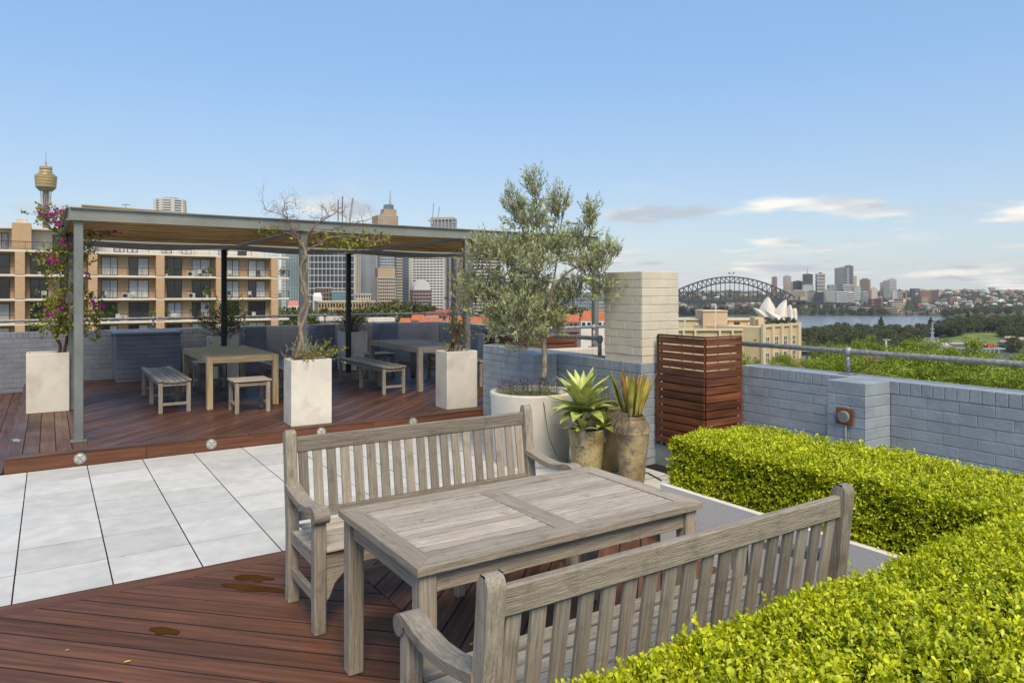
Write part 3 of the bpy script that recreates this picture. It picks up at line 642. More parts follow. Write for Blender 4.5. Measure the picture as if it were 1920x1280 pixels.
# ================================================================== planters
def planter(label, x0, x1, y0, y1, h=.79, rot=0., z0=ZD):
    cx, cy = (x0 + x1) / 2, (y0 + y1) / 2; t = thing('concrete_planter', (cx, cy, z0), label, 'planter'); wx, wy = (x1 - x0) / 2, (y1 - y0) / 2; i = .028
    vs = []; fs = []
    for a, b2, z in ((wx, wy, 0), (wx, wy, h), (wx - i, wy - i, h), (wx - i, wy - i, h - .07)): vs += [(-a, -b2, z), (a, -b2, z), (a, b2, z), (-a, b2, z)]
    for k in range(3):
        for j in range(4): fs.append((k * 4 + j, k * 4 + (j + 1) % 4, k * 4 + 4 + (j + 1) % 4, k * 4 + 4 + j))
    fs += [(3, 2, 1, 0), (12, 13, 14, 15)]
    bm = bmesh.new(); bv = [bm.verts.new(v) for v in vs]
    for f in fs: bm.faces.new([bv[q] for q in f])
    bmesh.ops.bevel(bm, geom=[e for e in bm.edges if e.calc_length() > .02], offset=.006, segments=2, affect='EDGES', profile=.5)
    me = bpy.data.meshes.new('planter_box'); bm.to_mesh(me); bm.free(); me.materials.append(CONC); me_obj('planter_box', me, t, (cx, cy, z0))
    b = MB(); n = 8
    b.box(cx - wx + i + .001, cx + wx - i - .001, cy - wy + i + .001, cy + wy - i - .001, z0 + h - .069, z0 + h - .035); b.build('soil', SOIL, t)
    t.rotation_euler = (0, 0, rot); return t
planter('pale concrete planter at the foot of the flowering bougainvillea', -.25, .235, 11.29, 11.72)
planter('pale concrete planter holding the tall bare twisted vine', 2.42, 2.91, 8.47, 8.84, rot=R(-2))
planter('pale concrete planter with the thin green climber beside the grey table', 4.545, 5.02, 8.545, 8.90, rot=R(-1.5))
planter('pale concrete planter behind the tan table by the back wall', 2.50, 3.0, 13.98, 14.36)
planter('pale concrete planter with dark red twigs behind a pergola post', 5.05, 5.55, 13.96, 14.36)
planter('pale concrete planter beside the end wall of the pergola', 7.12, 7.58, 11.7, 12.1)
b = MB(); b.box(3.56, 3.61, 1.5, 3.55, .001, .42); b.box(3.612, 4.5, 3.50, 3.55, .001, .418); b.box(4.502, 4.55, .3, 3.55, .001, .419); b.box(.5, 3.558, 1.45, 1.5, .001, .42); b.box(3.56, 3.611, 1.45, 1.499, .001, .42); b.box(.5, .55, .3, 1.448, .001, .419)
hp = thing('hedge_planter', (3.9, 2.0, 0), 'long low grey rendered planter holding the clipped hedge', 'planter'); b.build('planter_wall', CONCG, hp)
b = MB(); b.box(3.612, 4.50, .4, 3.498, .002, .36); b.box(.56, 3.61, .4, 1.448, .002, .36); b.build('soil', SOIL, hp)
# ================================================================== pots
def lathe_thing(name, label, c, prof, m, cat='pot', soil_r=None, soil_z=None, n=40, part='pot_body'):
    t = thing(name, c, label, cat); b = MB(); c = Vector(c)
    b.lathe(c, prof, n); b.build(part, m, t, smooth=True)
    if soil_r: b = MB(); b.lathe(c, [(.001, soil_z - .03), (soil_r, soil_z - .03), (soil_r, soil_z), (.001, soil_z + .012)], n); b.build('soil', SOIL, t)
    return t
SPECK = mat('speckled yellow glaze', (.29, .215, .08), .6, .25, 7, .4, 60, col2=(.50, .41, .22), blotch=((.05, .042, .03), 75, .53, .60, .85), detail=8)
OCHRE = mat('ochre earthenware', (.34, .24, .10), .65, .3, 5, .3, 50, col2=(.46, .35, .17), detail=8)
URN = mat('lichened ochre urn', (.25, .165, .06), .8, .35, 5, .6, 45, col2=(.45, .36, .20), blotch=((.13, .11, .09), 13, .47, .60, .85), detail=8)
rp = lathe_thing('round_planter', 'large round white planter holding the olive tree', (4.24, 6.10, .001),
    [(.001, .0), (.385, .0), (.395, .01), (.43, .66), (.436, .70), (.436, .715), (.428, .722), (.385, .722), (.378, .71), (.374, .64), (.001, .64)], CONC, 'planter', .372, .665, 64)
pot1 = lathe_thing('speckled_pot', 'yellow speckled pot holding the large agave rosette', (4.30, 5.26, .001),
    [(.001, 0), (.125, 0), (.13, .01), (.150, .15), (.165, .35), (.170, .44), (.168, .455), (.150, .455), (.146, .43), (.14, .40), (.001, .40)], SPECK, 'pot', .14, .43)
pot2 = lathe_thing('ochre_pot', 'rolled rim ochre pot between the agave and the tall urn', (4.64, 5.36, .001),
    [(.001, 0), (.14, 0), (.15, .01), (.185, .3), (.195, .52), (.188, .585), (.20, .60), (.212, .615), (.212, .632), (.20, .645), (.18, .64), (.172, .60), (.001, .58)], OCHRE, 'pot', .17, .60)
pot3 = lathe_thing('tall_urn', 'tall lichen covered urn holding the yellow edged sword plant', (4.50, 4.85, .001),
    [(r_, z_ * .955) for r_, z_ in [(.001, 0), (.105, 0), (.112, .012), (.130, .2), (.150, .40), (.158, .475), (.164, .485), (.166, .497), (.160, .508), (.163, .52), (.160, .545), (.145, .58), (.122, .605), (.118, .625), (.128, .64), (.124, .648), (.106, .645), (.1, .61), (.001, .6)]], URN, 'urn', .1, .63, 40)
b = MB(); b.lathe((4.24, 6.10, 0), [(.001, -.0005), (.40, -.0005), (.40, .0)], 8)

# ================================================================== leaf blades
def blade(name, base, yaw, e0, e1, L, W, m, parent, tip=1.4, pos=.42, chan=.32, twist=0., seg=9):
    """a broad leaf blade bending from elevation e0 to e1 (degrees)"""
    vs = []; p = Vector(base); hd = Vector((math.cos(yaw), math.sin(yaw), 0)); sd0 = Vector((-math.sin(yaw), math.cos(yaw), 0))
    for i in range(seg + 1):
        t = i / seg; e = R(e0 + (e1 - e0) * t); d = hd * math.cos(e) + Vector((0, 0, 1)) * math.sin(e); nn = -hd * math.sin(e) + Vector((0, 0, 1)) * math.cos(e)
        sd = sd0 * math.cos(twist * t) + nn * math.sin(twist * t)
        w = W * .5 * ((.45 + .55 * math.sin(math.pi * .5 * min(1, t / pos))) if t < pos else max(0, 1 - ((t - pos) / (1 - pos)) ** tip))
        if i == seg: w = .0006
        vs += [p + sd * w + nn * w * chan, p + sd * w * .5 + nn * w * chan * .2, p.copy(), p - sd * w * .5 + nn * w * chan * .2, p - sd * w + nn * w * chan]; p = p + d * (L / seg)
    th = .004; n = len(vs); fs = []
    for i in range(seg):
        for j in range(4): fs.append((i * 5 + j, i * 5 + j + 1, i * 5 + 6 + j, i * 5 + 5 + j))
    b = MB(); b.add(vs, fs); return b.build(name, m, parent, loc=base, smooth=True)
def blade_mat(name, c, edge, rough=.4, band=0.):
    """leaf with lighter margins, from the object's own coordinates"""
    m = mat(name, c, rough, .18, 9, .1, 40, coords='object', orand=.16, col2=edge, spec=.45, detail=3); return m
AGV = blade_mat('agave leaf', (.27, .34, .075), (.52, .56, .20)); AGV2 = blade_mat('young agave leaf', (.36, .44, .08), (.60, .64, .22))
SWD = blade_mat('sword leaf', (.15, .20, .04), (.46, .44, .09)); SWDY = blade_mat('yellow sword leaf', (.42, .34, .035), (.62, .50, .09)); SWDB = blade_mat('browned sword leaf', (.26, .12, .03), (.42, .25, .07))
def rosette(label, c, n, L, W, mats, z_open=1.0):
    t = thing('agave_plant', c, label, 'agave')
    b = MB(); b.tube([Vector(c) - Vector((0, 0, .14)), Vector(c)], [.03, .035], 8); b.build('stem', BARK, t)
    for i in range(n):
        f = i / (n - 1); yaw = i * 2.39996 + random.uniform(-.1, .1); e0 = 86 - 84 * f + random.uniform(-9, 9); e1 = e0 - random.uniform(14, 40) - 14 * f
        blade('leaf', Vector(c) + Vector((math.cos(yaw), math.sin(yaw), 0)) * .02 * f + Vector((0, 0, .03 * (1 - f))), yaw, e0, e1, L * (.78 + .3 * math.sin(math.pi * min(1, f * 1.1 + .12))) * random.uniform(.92, 1.06), W * (.75 + .35 * f), mats[0] if f > .35 else mats[1], t)
    return t
rosette('big pale green agave rosette in the speckled pot', (4.22, 5.22, .62), 40, .40, .135, (AGV, AGV2))
rosette('small agave offset leaning over the rim of the speckled pot', (4.42, 5.16, .47), 17, .20, .08, (AGV2, AGV2))
rosette('smallest agave offset hanging low on the speckled pot', (4.15, 5.14, .47), 15, .19, .07, (AGV, AGV2))
sw = thing('sword_plant', (4.5, 4.85, .63), 'upright yellow edged sword leaves growing in the tall urn', 'sword plant')
for i in range(42):
    a = random.uniform(0, 6.28); r = .085 * math.sqrt(random.random()); c = Vector((4.5 + r * math.cos(a), 4.85 + r * math.sin(a), .61))
    yaw = a + random.uniform(-.5, .5); e0 = random.uniform(72, 92) - r * 150; L = random.uniform(.26, .47)
    blade('leaf', c, yaw, e0, e0 + random.uniform(-8, 12), L, random.uniform(.036, .052), random.choice((SWD, SWD, SWD, SWDY, SWDB) if i % 6 else (SWDB,)), sw, tip=2.2, pos=.55, chan=.4, twist=random.uniform(-1.2, 1.2))
# dry roots and dead leaves hanging at the urn's shoulder
b = MB()
for i in range(26):
    a = random.uniform(2.2, 4.0); p = Vector((4.5 + .11 * math.cos(a), 4.85 + .11 * math.sin(a), .655)); pts = [p]
    for k in range(5): p = p + Vector((math.cos(a) * random.uniform(.005, .035), math.sin(a) * random.uniform(.005, .035), random.uniform(-.05, .015))); pts.append(p)
    b.tube(pts, .0025, 4)
stuff(b.build('dry_roots', TWIG, sw))

# ================================================================== leafy plants
def perp(v):
    a = Vector((0, 0, 1)) if abs(v.z) < .9 else Vector((1, 0, 0)); return v.cross(a).normalized()
def sprays(P, D, L, nl, ll, lw, ang=40, droop=0.):
    """leaves set along straight shoots: returns arrays for leaves(). P, D (n,3) arrays; L lengths"""
    n = len(P); D = D / np.linalg.norm(D, axis=1)[:, None]; k = np.arange(nl)
    t = (k + .6) / nl; base = P[:, None] + D[:, None] * (np.asarray(L)[:, None] * t[None])[..., None]
    rn = RNG.normal(size=(n, nl, 3)); rn -= (rn * D[:, None]).sum(-1, keepdims=True) * D[:, None]; rn /= np.linalg.norm(rn, axis=-1, keepdims=True) + 1e-9
    ca, sa = math.cos(R(ang)), math.sin(R(ang)); ld = D[:, None] * ca + rn * sa; ld[..., 2] -= droop
    nn = np.cross(ld, np.cross(ld, D[:, None])); nn = -nn + .35 * RNG.normal(size=nn.shape)
    sz = (1.05 - .35 * t)[None] * RNG.uniform(.8, 1.15, (n, nl))
    return base.reshape(-1, 3), ld.reshape(-1, 3), nn.reshape(-1, 3), (ll * sz).ravel(), (lw * sz).ravel(), np.tile(t, n)
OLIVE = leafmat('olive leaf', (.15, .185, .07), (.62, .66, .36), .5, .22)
BOUG = leafmat('bougainvillea leaf', (.09, .12, .015), (.40, .42, .07), .5, .35); MAGENTA = leafmat('magenta bract', (.30, .008, .13), (.62, .04, .36), .55, .35)
YELG = leafmat('yellowing leaf', (.16, .17, .03), (.50, .44, .07), .5, .35); SILV = leafmat('silver leaf', (.16, .19, .12), (.40, .43, .30), .6, .2)
LAVL = leafmat('lavender leaf', (.10, .13, .06), (.26, .30, .16), .6, .2); LAVF = leafmat('lavender head', (.07, .028, .055), (.24, .12, .20), .7, .1)
DKGR = leafmat('dark glossy leaf', (.03, .07, .015), (.12, .20, .04), .35, .2)
def limb_px(b, pts, d0, d1, r0, r1, n=7, jit=.0, sub=3):
    P = [dp(x, y, d0 + (d1 - d0) * i / (len(pts) - 1)) for i, (x, y) in enumerate(pts)]
    Q = []
    for i in range(len(P) - 1):          # Catmull-Rom smoothing
        p0, p1, p2, p3 = P[max(i - 1, 0)], P[i], P[i + 1], P[min(i + 2, len(P) - 1)]
        for s in range(sub):
            t = s / sub; Q.append(.5 * ((2 * p1) + (p2 - p0) * t + (2 * p0 - 5 * p1 + 4 * p2 - p3) * t * t + (3 * p1 - p0 - 3 * p2 + p3) * t ** 3) + Vector((random.gauss(0, jit), random.gauss(0, jit), random.gauss(0, jit))))
    Q.append(P[-1]); k = len(Q); b.tube(Q, [r0 + (r1 - r0) * i / (k - 1) for i in range(k)], n); return Q
def crooked(b, p, d, L, r, seg=5, bend=.35, n=4, up=0.):
    p = Vector(p); d = Vector(d).normalized(); pts = [p.copy()]
    for i in range(seg):
        d = (d + Vector((random.gauss(0, bend), random.gauss(0, bend), random.gauss(0, bend) + up))).normalized(); p = p + d * (L / seg); pts.append(p.copy())
    b.tube(pts, [r * (1 - .8 * i / seg) for i in range(seg + 1)], n, cap=False); return pts
def bramble(b, p, d, L, r, depth, tips, bend=.3, up=.05):
    pts = crooked(b, p, d, L, r, 5, bend, 5 if r > .006 else 4, up)
    if depth == 0: tips.append((pts[-1], (pts[-1] - pts[-2]).normalized())); return
    for i in range(random.choice((2, 3, 3))):
        q = pts[random.randint(2, 5)]; nd = (Vector(pts[-1] - pts[0]).normalized() + Vector((random.gauss(0, .7), random.gauss(0, .7), random.gauss(0, .5)))).normalized()
        bramble(b, q, nd, L * random.uniform(.55, .8), r * .6, depth - 1, tips, bend, up)

# --- olive tree
oc = Vector((4.27, 6.12, .67)); ol = thing('olive_tree', oc, 'young olive tree with grey green leaves in the round white planter', 'tree')
b = MB(); DO = oc.x * FW[0] + oc.y * FW[1]
limb_px(b, [(1019, 712), (1021, 680), (1020, 640), (1022, 605), (1026, 585), (1033, 560), (1036, 540)], DO, DO, .030, .019, 10, .001)
limb_px(b, [(1033, 560), (1042, 535), (1058, 515), (1078, 502), (1105, 490), (1130, 475)], DO, DO - .15, .017, .005, 8, .002)
limb_px(b, [(1024, 595), (1005, 560), (1008, 520), (1010, 470), (1004, 410), (1003, 350), (1002, 318)], DO, DO + .1, .017, .003, 8, .003)
limb_px(b, [(1021, 610), (985, 575), (950, 540), (915, 500), (895, 460)], DO, DO - .2, .015, .004, 8, .003)
limb_px(b, [(1022, 600), (990, 590), (940, 590), (905, 570)], DO, DO + .25, .012, .004, 7, .003)
limb_px(b, [(1036, 540), (1042, 500), (1050, 440), (1056, 385), (1060, 350)], DO, DO + .2, .011, .003, 7, .003)
limb_px(b, [(1078, 502), (1095, 470), (1102, 420), (1110, 365)], DO - .1, DO, .008, .002, 6, .003)
limb_px(b, [(1010, 500), (985, 440), (962, 395), (950, 370)], DO, DO - .1, .009, .003, 6, .003)
blobs = [(905, 468, 38, 40, 0), (893, 545, 42, 48, .1), (950, 555, 55, 65, 0), (955, 475, 52, 45, -.1), (990, 405, 34, 45, 0), (1003, 345, 16, 38, 0), (965, 385, 18, 42, 0), (1045, 385, 24, 42, .1), (1030, 455, 55, 40, 0),
         (1105, 490, 42, 36, -.1), (1106, 405, 14, 45, 0), (1140, 470, 26, 26, -.1), (1070, 545, 36, 32, .1), (985, 618, 46, 38, -.1), (1128, 535, 30, 26, 0), (945, 600, 40, 34, .1), (1005, 555, 55, 55, .2), (1040, 600, 22, 30, 0), (1085, 450, 28, 36, .1), (1000, 490, 40, 40, -.3), (975, 575, 50, 50, -.3)]
TP, TD, TL = [], [], []
for bx, by, rx, ry, od in blobs:
    n = int(rx * ry * .054) + 8; c = dp(bx, by, DO + od); kk = DO / CAM_F
    for i in range(n):
        v = Vector((random.gauss(0, 1), random.gauss(0, 1), random.gauss(0, 1))).normalized() * random.random() ** .4
        p = c + Vector((RT[0], RT[1], 0)) * v.x * rx * kk * .8 + Vector((FW[0], FW[1], 0)) * v.y * min(rx, 45) * kk + Vector((0, 0, 1)) * (v.z * ry * kk * .8 - .06)
        d = Vector((RT[0], RT[1], 0)) * (v.x * .7 + random.gauss(0, .25)) + Vector((FW[0], FW[1], 0)) * (v.y * .6 + random.gauss(0, .25)) + Vector((0, 0, 1)) * (.75 + .3 * random.random() + (.0 if v.z > -.5 else -.9))
        L = random.uniform(.10, .20); d.normalize(); TP.append(p); TD.append(d); TL.append(L); b.tube([p - d * .02, p + d * L], [.0028, .0012], 3, cap=False)
        if random.random() < .35: q = p.lerp(c, .75); b.tube([q, p.lerp(q, .4) + Vector((random.gauss(0, .015), random.gauss(0, .015), 0)), p], [.0045, .0035, .0028], 4, cap=False)
b.build('trunk', BARK, ol, smooth=True)
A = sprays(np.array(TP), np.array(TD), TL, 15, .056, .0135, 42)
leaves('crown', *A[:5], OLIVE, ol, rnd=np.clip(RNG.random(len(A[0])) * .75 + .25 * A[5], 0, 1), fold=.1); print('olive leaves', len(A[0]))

# --- lavender under the olive
lv = thing('lavender_clump', oc, 'low lavender clump with purple heads at the foot of the olive', 'plant')
n = 420; a = RNG.uniform(0, 6.28, n); r = .30 * np.sqrt(RNG.random(n)); P = np.stack([4.22 + r * np.cos(a) - .04, 6.08 + r * np.sin(a) - .02, np.full(n, .665)], 1)
P = P[(P[:, 0] - 4.27) ** 2 + (P[:, 1] - 6.12) ** 2 > .003]; n = len(P); D = np.stack([(P[:, 0] - 4.22) * 1.6 + RNG.normal(0, .25, n), (P[:, 1] - 6.1) * 1.6 + RNG.normal(0, .25, n), np.ones(n)], 1); L = RNG.uniform(.08, .17, n)
A = sprays(P, D, L, 12, .028, .005, 38); leaves('foliage', *A[:5], LAVL, lv)
Dn = D / np.linalg.norm(D, axis=1)[:, None]; hs = RNG.random(n) < .42; A = sprays((P + Dn * (L * .95)[:, None])[hs], D[hs], np.full(hs.sum(), .04), 12, .014, .008, 50); leaves('flower_heads', *A[:5], LAVF, lv)
# tall lavender stalks by the urn
lt = thing('lavender_stalks', (4.56, 5.28, .6), 'thin silvery lavender stalks rising behind the tall urn', 'plant'); P = []; D = []; L = []
b = MB()
for i in range(16):
    p = Vector((4.55 + random.gauss(0, .03), 5.25 + random.gauss(0, .03), .6)); d = Vector((random.gauss(0, .12), random.gauss(0, .12), 1)).normalized(); l = random.uniform(.18, .34); P.append(p); D.append(d); L.append(l * .8); b.tube([p, p + d * l], .002, 4)
b.build('stems', TWIG, lt); A = sprays(np.array(P), np.array(D), L, 18, .03, .006, 35); leaves('foliage', *A[:5], SILV, lt)
# glossy plant in the ochre pot
gl = thing('glossy_plant', (4.64, 5.36, .6), 'small dark glossy leaved plant in the ochre pot', 'plant'); n = 70
P = np.array([4.64, 5.36, .6]) + RNG.normal(0, .06, (n, 3)) * np.array([1, 1, .1]); D = runit(n) * np.array([1, 1, .4]) + np.array([0, 0, .8]); A = sprays(P, D, RNG.uniform(.05, .12, n), 7, .045, .02, 50); leaves('foliage', *A[:5], DKGR, gl, shape=1)

# --- bougainvillea on the left post
DB = .27 * FW[0] + 11.4 * FW[1]; bg_ = thing('bougainvillea_vine', (.1, 11.5, .9), 'bougainvillea vine with magenta flowers climbing the corner of the pergola', 'vine'); b = MB()
limb_px(b, [(110, 668), (114, 650), (107, 632), (112, 610), (122, 560), (126, 500), (124, 440), (120, 405)], DB + .05, DB - .1, .022, .008, 8, .008)
limb_px(b, [(121, 668), (124, 650), (127, 625), (130, 590), (134, 530), (134, 470), (140, 430)], DB + .05, DB, .022, .009, 8, .008)
limb_px(b, [(128, 440), (150, 425), (185, 425), (215, 432)], DB - .2, DB - .6, .008, .003, 6, .01); limb_px(b, [(124, 420), (105, 402), (85, 400), (62, 400)], DB - .1, DB - .2, .008, .002, 6, .008)
P = []; D = []; L = []; kk = DB / CAM_F
for bx, by, rx, ry, w in [(112, 418, 26, 24, 34), (100, 402, 30, 14, 22), (122, 470, 24, 34, 48), (110, 500, 22, 26, 26), (126, 535, 26, 30, 40), (118, 585, 34, 28, 70), (100, 570, 28, 22, 34), (135, 610, 30, 22, 46), (105, 612, 26, 20, 34), (178, 595, 18, 28, 26), (165, 560, 14, 22, 14), (158, 470, 16, 40, 22), (178, 430, 34, 12, 26), (70, 398, 14, 5, 5), (85, 480, 16, 18, 14)]:
    for i in range(int(w * 1.05)):
        v = [random.gauss(0, .55) for _ in range(3)]; p = dp(bx + v[0] * rx, by + v[1] * ry, DB + v[2] * .28 + (-.5 if bx > 150 and by < 480 else 0)); d = Vector((random.gauss(0, .8), random.gauss(0, .8), random.gauss(.1, .6)))
        if d.length < .1: d = Vector((0, 0, 1))
        d.normalize(); l = random.uniform(.08, .2); P.append(p); D.append(d); L.append(l); b.tube([p - d * .05, p + d * l], .0025, 3, cap=False)
b.build('stems', TWIG_R, bg_, smooth=True)
A = sprays(np.array(P), np.array(D), L, 7, .055, .034, 60, .2); leaves('foliage', *A[:5], BOUG, bg_, shape=1)
P = []
for fx, fy in [(77, 403), (93, 394), (108, 396), (116, 399), (128, 389), (104, 419), (112, 421), (163, 427), (184, 427), (190, 424), (217, 432), (152, 428), (90, 482), (97, 492), (104, 490), (165, 516), (115, 564), (93, 588), (101, 583), (170, 573), (181, 577), (114, 577), (123, 452), (141, 456), (145, 424), (98, 400), (208, 430), (86, 400), (134, 412)]:
    for i in range(5): P.append(dp(fx + random.gauss(0, 5), fy + random.gauss(0, 4.2), DB + random.gauss(-.25 if fx < 145 else -.6, .1)))
P = np.array(P); n = len(P); stuff(leaves('flowers', np.repeat(P, 3, 0), runit(3 * n) + np.array([0, 0, .2]), runit(3 * n), .038, .030, MAGENTA, bg_, shape=1))

# --- bare twisted vine in the front planter
DV = 2.62 * FW[0] + 8.72 * FW[1]; vn = thing('bare_vine', (2.62, 8.68, .9), 'bare twisted vine climbing from the planter over the pergola beam', 'vine'); b = MB(); tips = []
limb_px(b, [(553, 673), (560, 655), (566, 632), (561, 605), (566, 585), (575, 565), (572, 540), (564, 515), (566, 495), (574, 478), (566, 455)], DV, DV + .02, .030, .019, 9, .004)
limb_px(b, [(562, 673), (570, 650), (563, 625), (570, 600), (578, 570), (567, 545), (570, 520), (576, 500), (568, 480)], DV - .02, DV + .05, .022, .014, 8, .004)
limb_px(b, [(548, 672), (552, 650), (558, 630)], DV - .05, DV - .03, .010, .006, 6, .003)
for pts, r in (([(568, 470), (560, 448), (548, 430), (540, 412), (535, 396)], .012), ([(570, 465), (578, 440), (590, 425), (606, 410), (618, 395)], .011), ([(572, 475), (590, 462), (612, 448), (640, 443), (672, 445), (700, 452), (733, 447)], .012),
               ([(566, 455), (545, 440), (520, 432)], .008), ([(580, 440), (610, 432), (650, 424), (680, 415), (705, 406)], .009), ([(540, 410), (530, 395), (541, 378), (555, 384)], .006), ([(600, 418), (625, 402), (642, 400)], .007), ([(540, 410), (516, 398), (498, 394)], .006)):
    Q = limb_px(b, pts, DV + .05, DV + random.uniform(-.3, .25), r, r * .35, 6, .008)
    for i in range(17):
        j = random.randint(len(Q) // 4, len(Q) - 1); bramble(b, Q[j], Vector((random.gauss(0, .8), random.gauss(0, .6), random.gauss(.35, .5))), random.uniform(.10, .24), max(.0028, r * .35), 1, tips, .35, .05)
b.build('stems', TWIG, vn, smooth=True)
P = [dp(random.uniform(590, 725), random.gauss(448, 9), DV + random.gauss(.1, .25)) for _ in range(70)] + [dp(random.uniform(480, 545), random.gauss(433, 4), DV + random.gauss(.2, .2)) for _ in range(40)]
leaves('foliage', np.repeat(np.array(P), 3, 0) + RNG.normal(0, .03, (len(P) * 3, 3)), runit(len(P) * 3), runit(len(P) * 3), .05, .032, BOUG, vn, shape=1)
# silver and yellow shrubs at its foot
sh = thing('silver_shrub', (2.72, 8.64, .9), 'straggly silver and yellow leaved shrub at the foot of the bare vine', 'shrub'); b = MB(); tips = []
for i in range(40): bramble(b, (2.66 + random.gauss(0, .10), 8.63 + random.gauss(0, .06), .89), Vector((random.gauss(.3, .55), random.gauss(-.1, .4), 1)), random.uniform(.12, .22), .004, 1, tips, .22, .05)
b.build('stems', TWIG, sh); tp = np.array([t[0] for t in tips]); td = np.array([t[1] for t in tips]); h = len(tp) // 2
A = sprays(tp[:h] - td[:h] * .08, td[:h] + .001, np.full(h, .13), 14, .028, .007, 40); leaves('silver_foliage', *A[:5], SILV, sh)
A = sprays(tp[h:] - td[h:] * .05 + np.array([.1, 0, -.02]), td[h:], np.full(len(tp) - h, .12), 7, .035, .02, 50); leaves('yellow_foliage', *A[:5], YELG, sh, shape=1)

# --- thin climber in the second front planter
D2 = 4.78 * FW[0] + 8.72 * FW[1]; cl = thing('thin_climber', (4.8, 8.7, .9), 'thin stemmed climber with sparse green leaves in the planter by the grey table', 'vine'); b = MB(); tips = []
for pts in ([(845, 662), (852, 625), (846, 580), (858, 530), (866, 480)], [(858, 662), (862, 630), (872, 590), (868, 540), (872, 490)], [(866, 662), (874, 625), (866, 585), (876, 545), (880, 500)], [(838, 662), (848, 640), (862, 615)], [(850, 662), (856, 600), (862, 560), (850, 520)]):
    Q = limb_px(b, pts, D2, D2 + random.uniform(-.05, .3), .011, .004, 6, .012)
    for i in range(24): bramble(b, random.choice(Q[1:]), Vector((random.gauss(0, .7), random.gauss(0, .5), random.gauss(.3, .6))), random.uniform(.08, .17), .004, 1, tips, .35)
b.build('stems', TWIG_R, cl, smooth=True); tp = np.array([t[0] for t in tips]); td = np.array([t[1] for t in tips]); k = RNG.random(len(tp)) < .6
A = sprays(tp[k] - td[k] * .05, td[k], np.full(k.sum(), .07), 4, .04, .022, 60); leaves('foliage', *A[:5], BOUG, cl, shape=1)
rm = thing('rosemary_tuft', (4.68, 8.66, .9), 'small rosemary tuft in the corner of the climber planter', 'plant'); n = 40
P = np.array([4.66, 8.64, .88]) + RNG.normal(0, .035, (n, 3)) * np.array([1, 1, .1]); A = sprays(P, RNG.normal(0, .3, (n, 3)) + np.array([0, 0, 1]), RNG.uniform(.06, .13, n), 16, .02, .004, 45); leaves('foliage', *A[:5], LAVL, rm)

# --- plants in the back planters
gb = thing('flowering_shrub', (2.75, 14.15, .9), 'loose green shrub with a few pink flowers in the back planter', 'shrub'); b = MB(); tips = []
for i in range(26): bramble(b, (2.75 + random.gauss(0, .06), 14.15 + random.gauss(0, .05), .88), Vector((random.gauss(.1, .75), random.gauss(0, .5), 1)), random.uniform(.30, .50), .008, 2, tips, .22, .04)
b.build('stems', TWIG_R, gb); tp = np.array([t[0] for t in tips]); td = np.array([t[1] for t in tips]); A = sprays(tp - td * .08, td, np.full(len(tp), .16), 7, .05, .03, 55); leaves('foliage', *A[:5], BOUG, gb, shape=1)
k = RNG.integers(0, len(tp), 26); stuff(leaves('flowers', np.repeat(tp[k], 4, 0), runit(104), runit(104), .05, .04, MAGENTA, gb, shape=1))
rt = thing('red_twig_shrub', (5.3, 14.15, .9), 'dense dark red twigs with few leaves in the back planter', 'shrub'); b = MB(); tips = []
for i in range(34): bramble(b, (5.3 + random.gauss(0, .07), 14.15 + random.gauss(0, .05), .88), Vector((random.gauss(0, .38), random.gauss(0, .4), 1)), random.uniform(.32, .52), .008, 2, tips, .28, .03)
b.build('stems', TWIG_R, rt); tp = np.array([t[0] for t in tips]); k = RNG.integers(0, len(tp), 90); leaves('foliage', tp[k], runit(90), runit(90), .05, .03, YELG, rt, shape=1)

# ================================================================== clipped hedge
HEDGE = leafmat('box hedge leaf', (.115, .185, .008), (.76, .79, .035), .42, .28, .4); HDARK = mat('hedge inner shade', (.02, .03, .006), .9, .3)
hg = thing('clipped_hedge', (3.9, 2.0, .42), 'bright yellow green clipped box hedge turning an L in its planter', 'hedge')
HZ = .742
b = MB(); b.box(3.70, 4.40, .42, 3.42, .30, HZ - .10); b.box(.66, 3.698, .42, 1.36, .30, HZ - .10); b.build('inner_shade_core', HDARK, hg)  # plain dark boxes whose colour stands in for shade inside the hedge
def hz(x, y): return HZ + .032 * mnoise.noise((x * 2.2, y * 2.2, 0)) + .020 * mnoise.noise((x * 7, y * 7, 3))
def hedge_sprigs(n, fn, ll, nl, depth):
    P = np.empty((n, 3)); D = np.empty((n, 3))
    for i in range(n):
        p, nr = fn(); P[i] = p; D[i] = nr
    D = D + RNG.normal(0, .42, (n, 3)); D /= np.linalg.norm(D, axis=1)[:, None]; L = RNG.uniform(.035, .10, n)
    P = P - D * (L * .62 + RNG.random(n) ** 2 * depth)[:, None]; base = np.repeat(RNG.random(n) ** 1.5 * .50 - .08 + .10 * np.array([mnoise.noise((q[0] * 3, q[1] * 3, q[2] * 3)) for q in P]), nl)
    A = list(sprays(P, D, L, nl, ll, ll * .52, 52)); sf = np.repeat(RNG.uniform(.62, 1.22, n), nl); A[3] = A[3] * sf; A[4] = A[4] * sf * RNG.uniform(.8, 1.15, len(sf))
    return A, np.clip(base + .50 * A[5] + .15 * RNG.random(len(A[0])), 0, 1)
def f_top2(): x = random.uniform(.6, 4.48); y = random.uniform(.36, 1.425); return (x, y, hz(x, y)), (0, 0, 1)
def f_top1(): x = random.uniform(3.63, 4.48); y = random.uniform(1.36, 3.48); return (x, y, hz(x, y)), (0, 0, 1)
def f_face1(): y = random.uniform(1.40, 3.52); z = random.uniform(.36, HZ); return (3.635 + .03 * mnoise.noise((y * 3, z * 3, 0)) , y, z), (-1, 0, .25)
def f_edge1(): y = random.uniform(1.40, 3.5); return (3.645 + random.uniform(-.02, .05), y, hz(3.6, y) - random.uniform(0, .05)), (-.7, 0, .7)
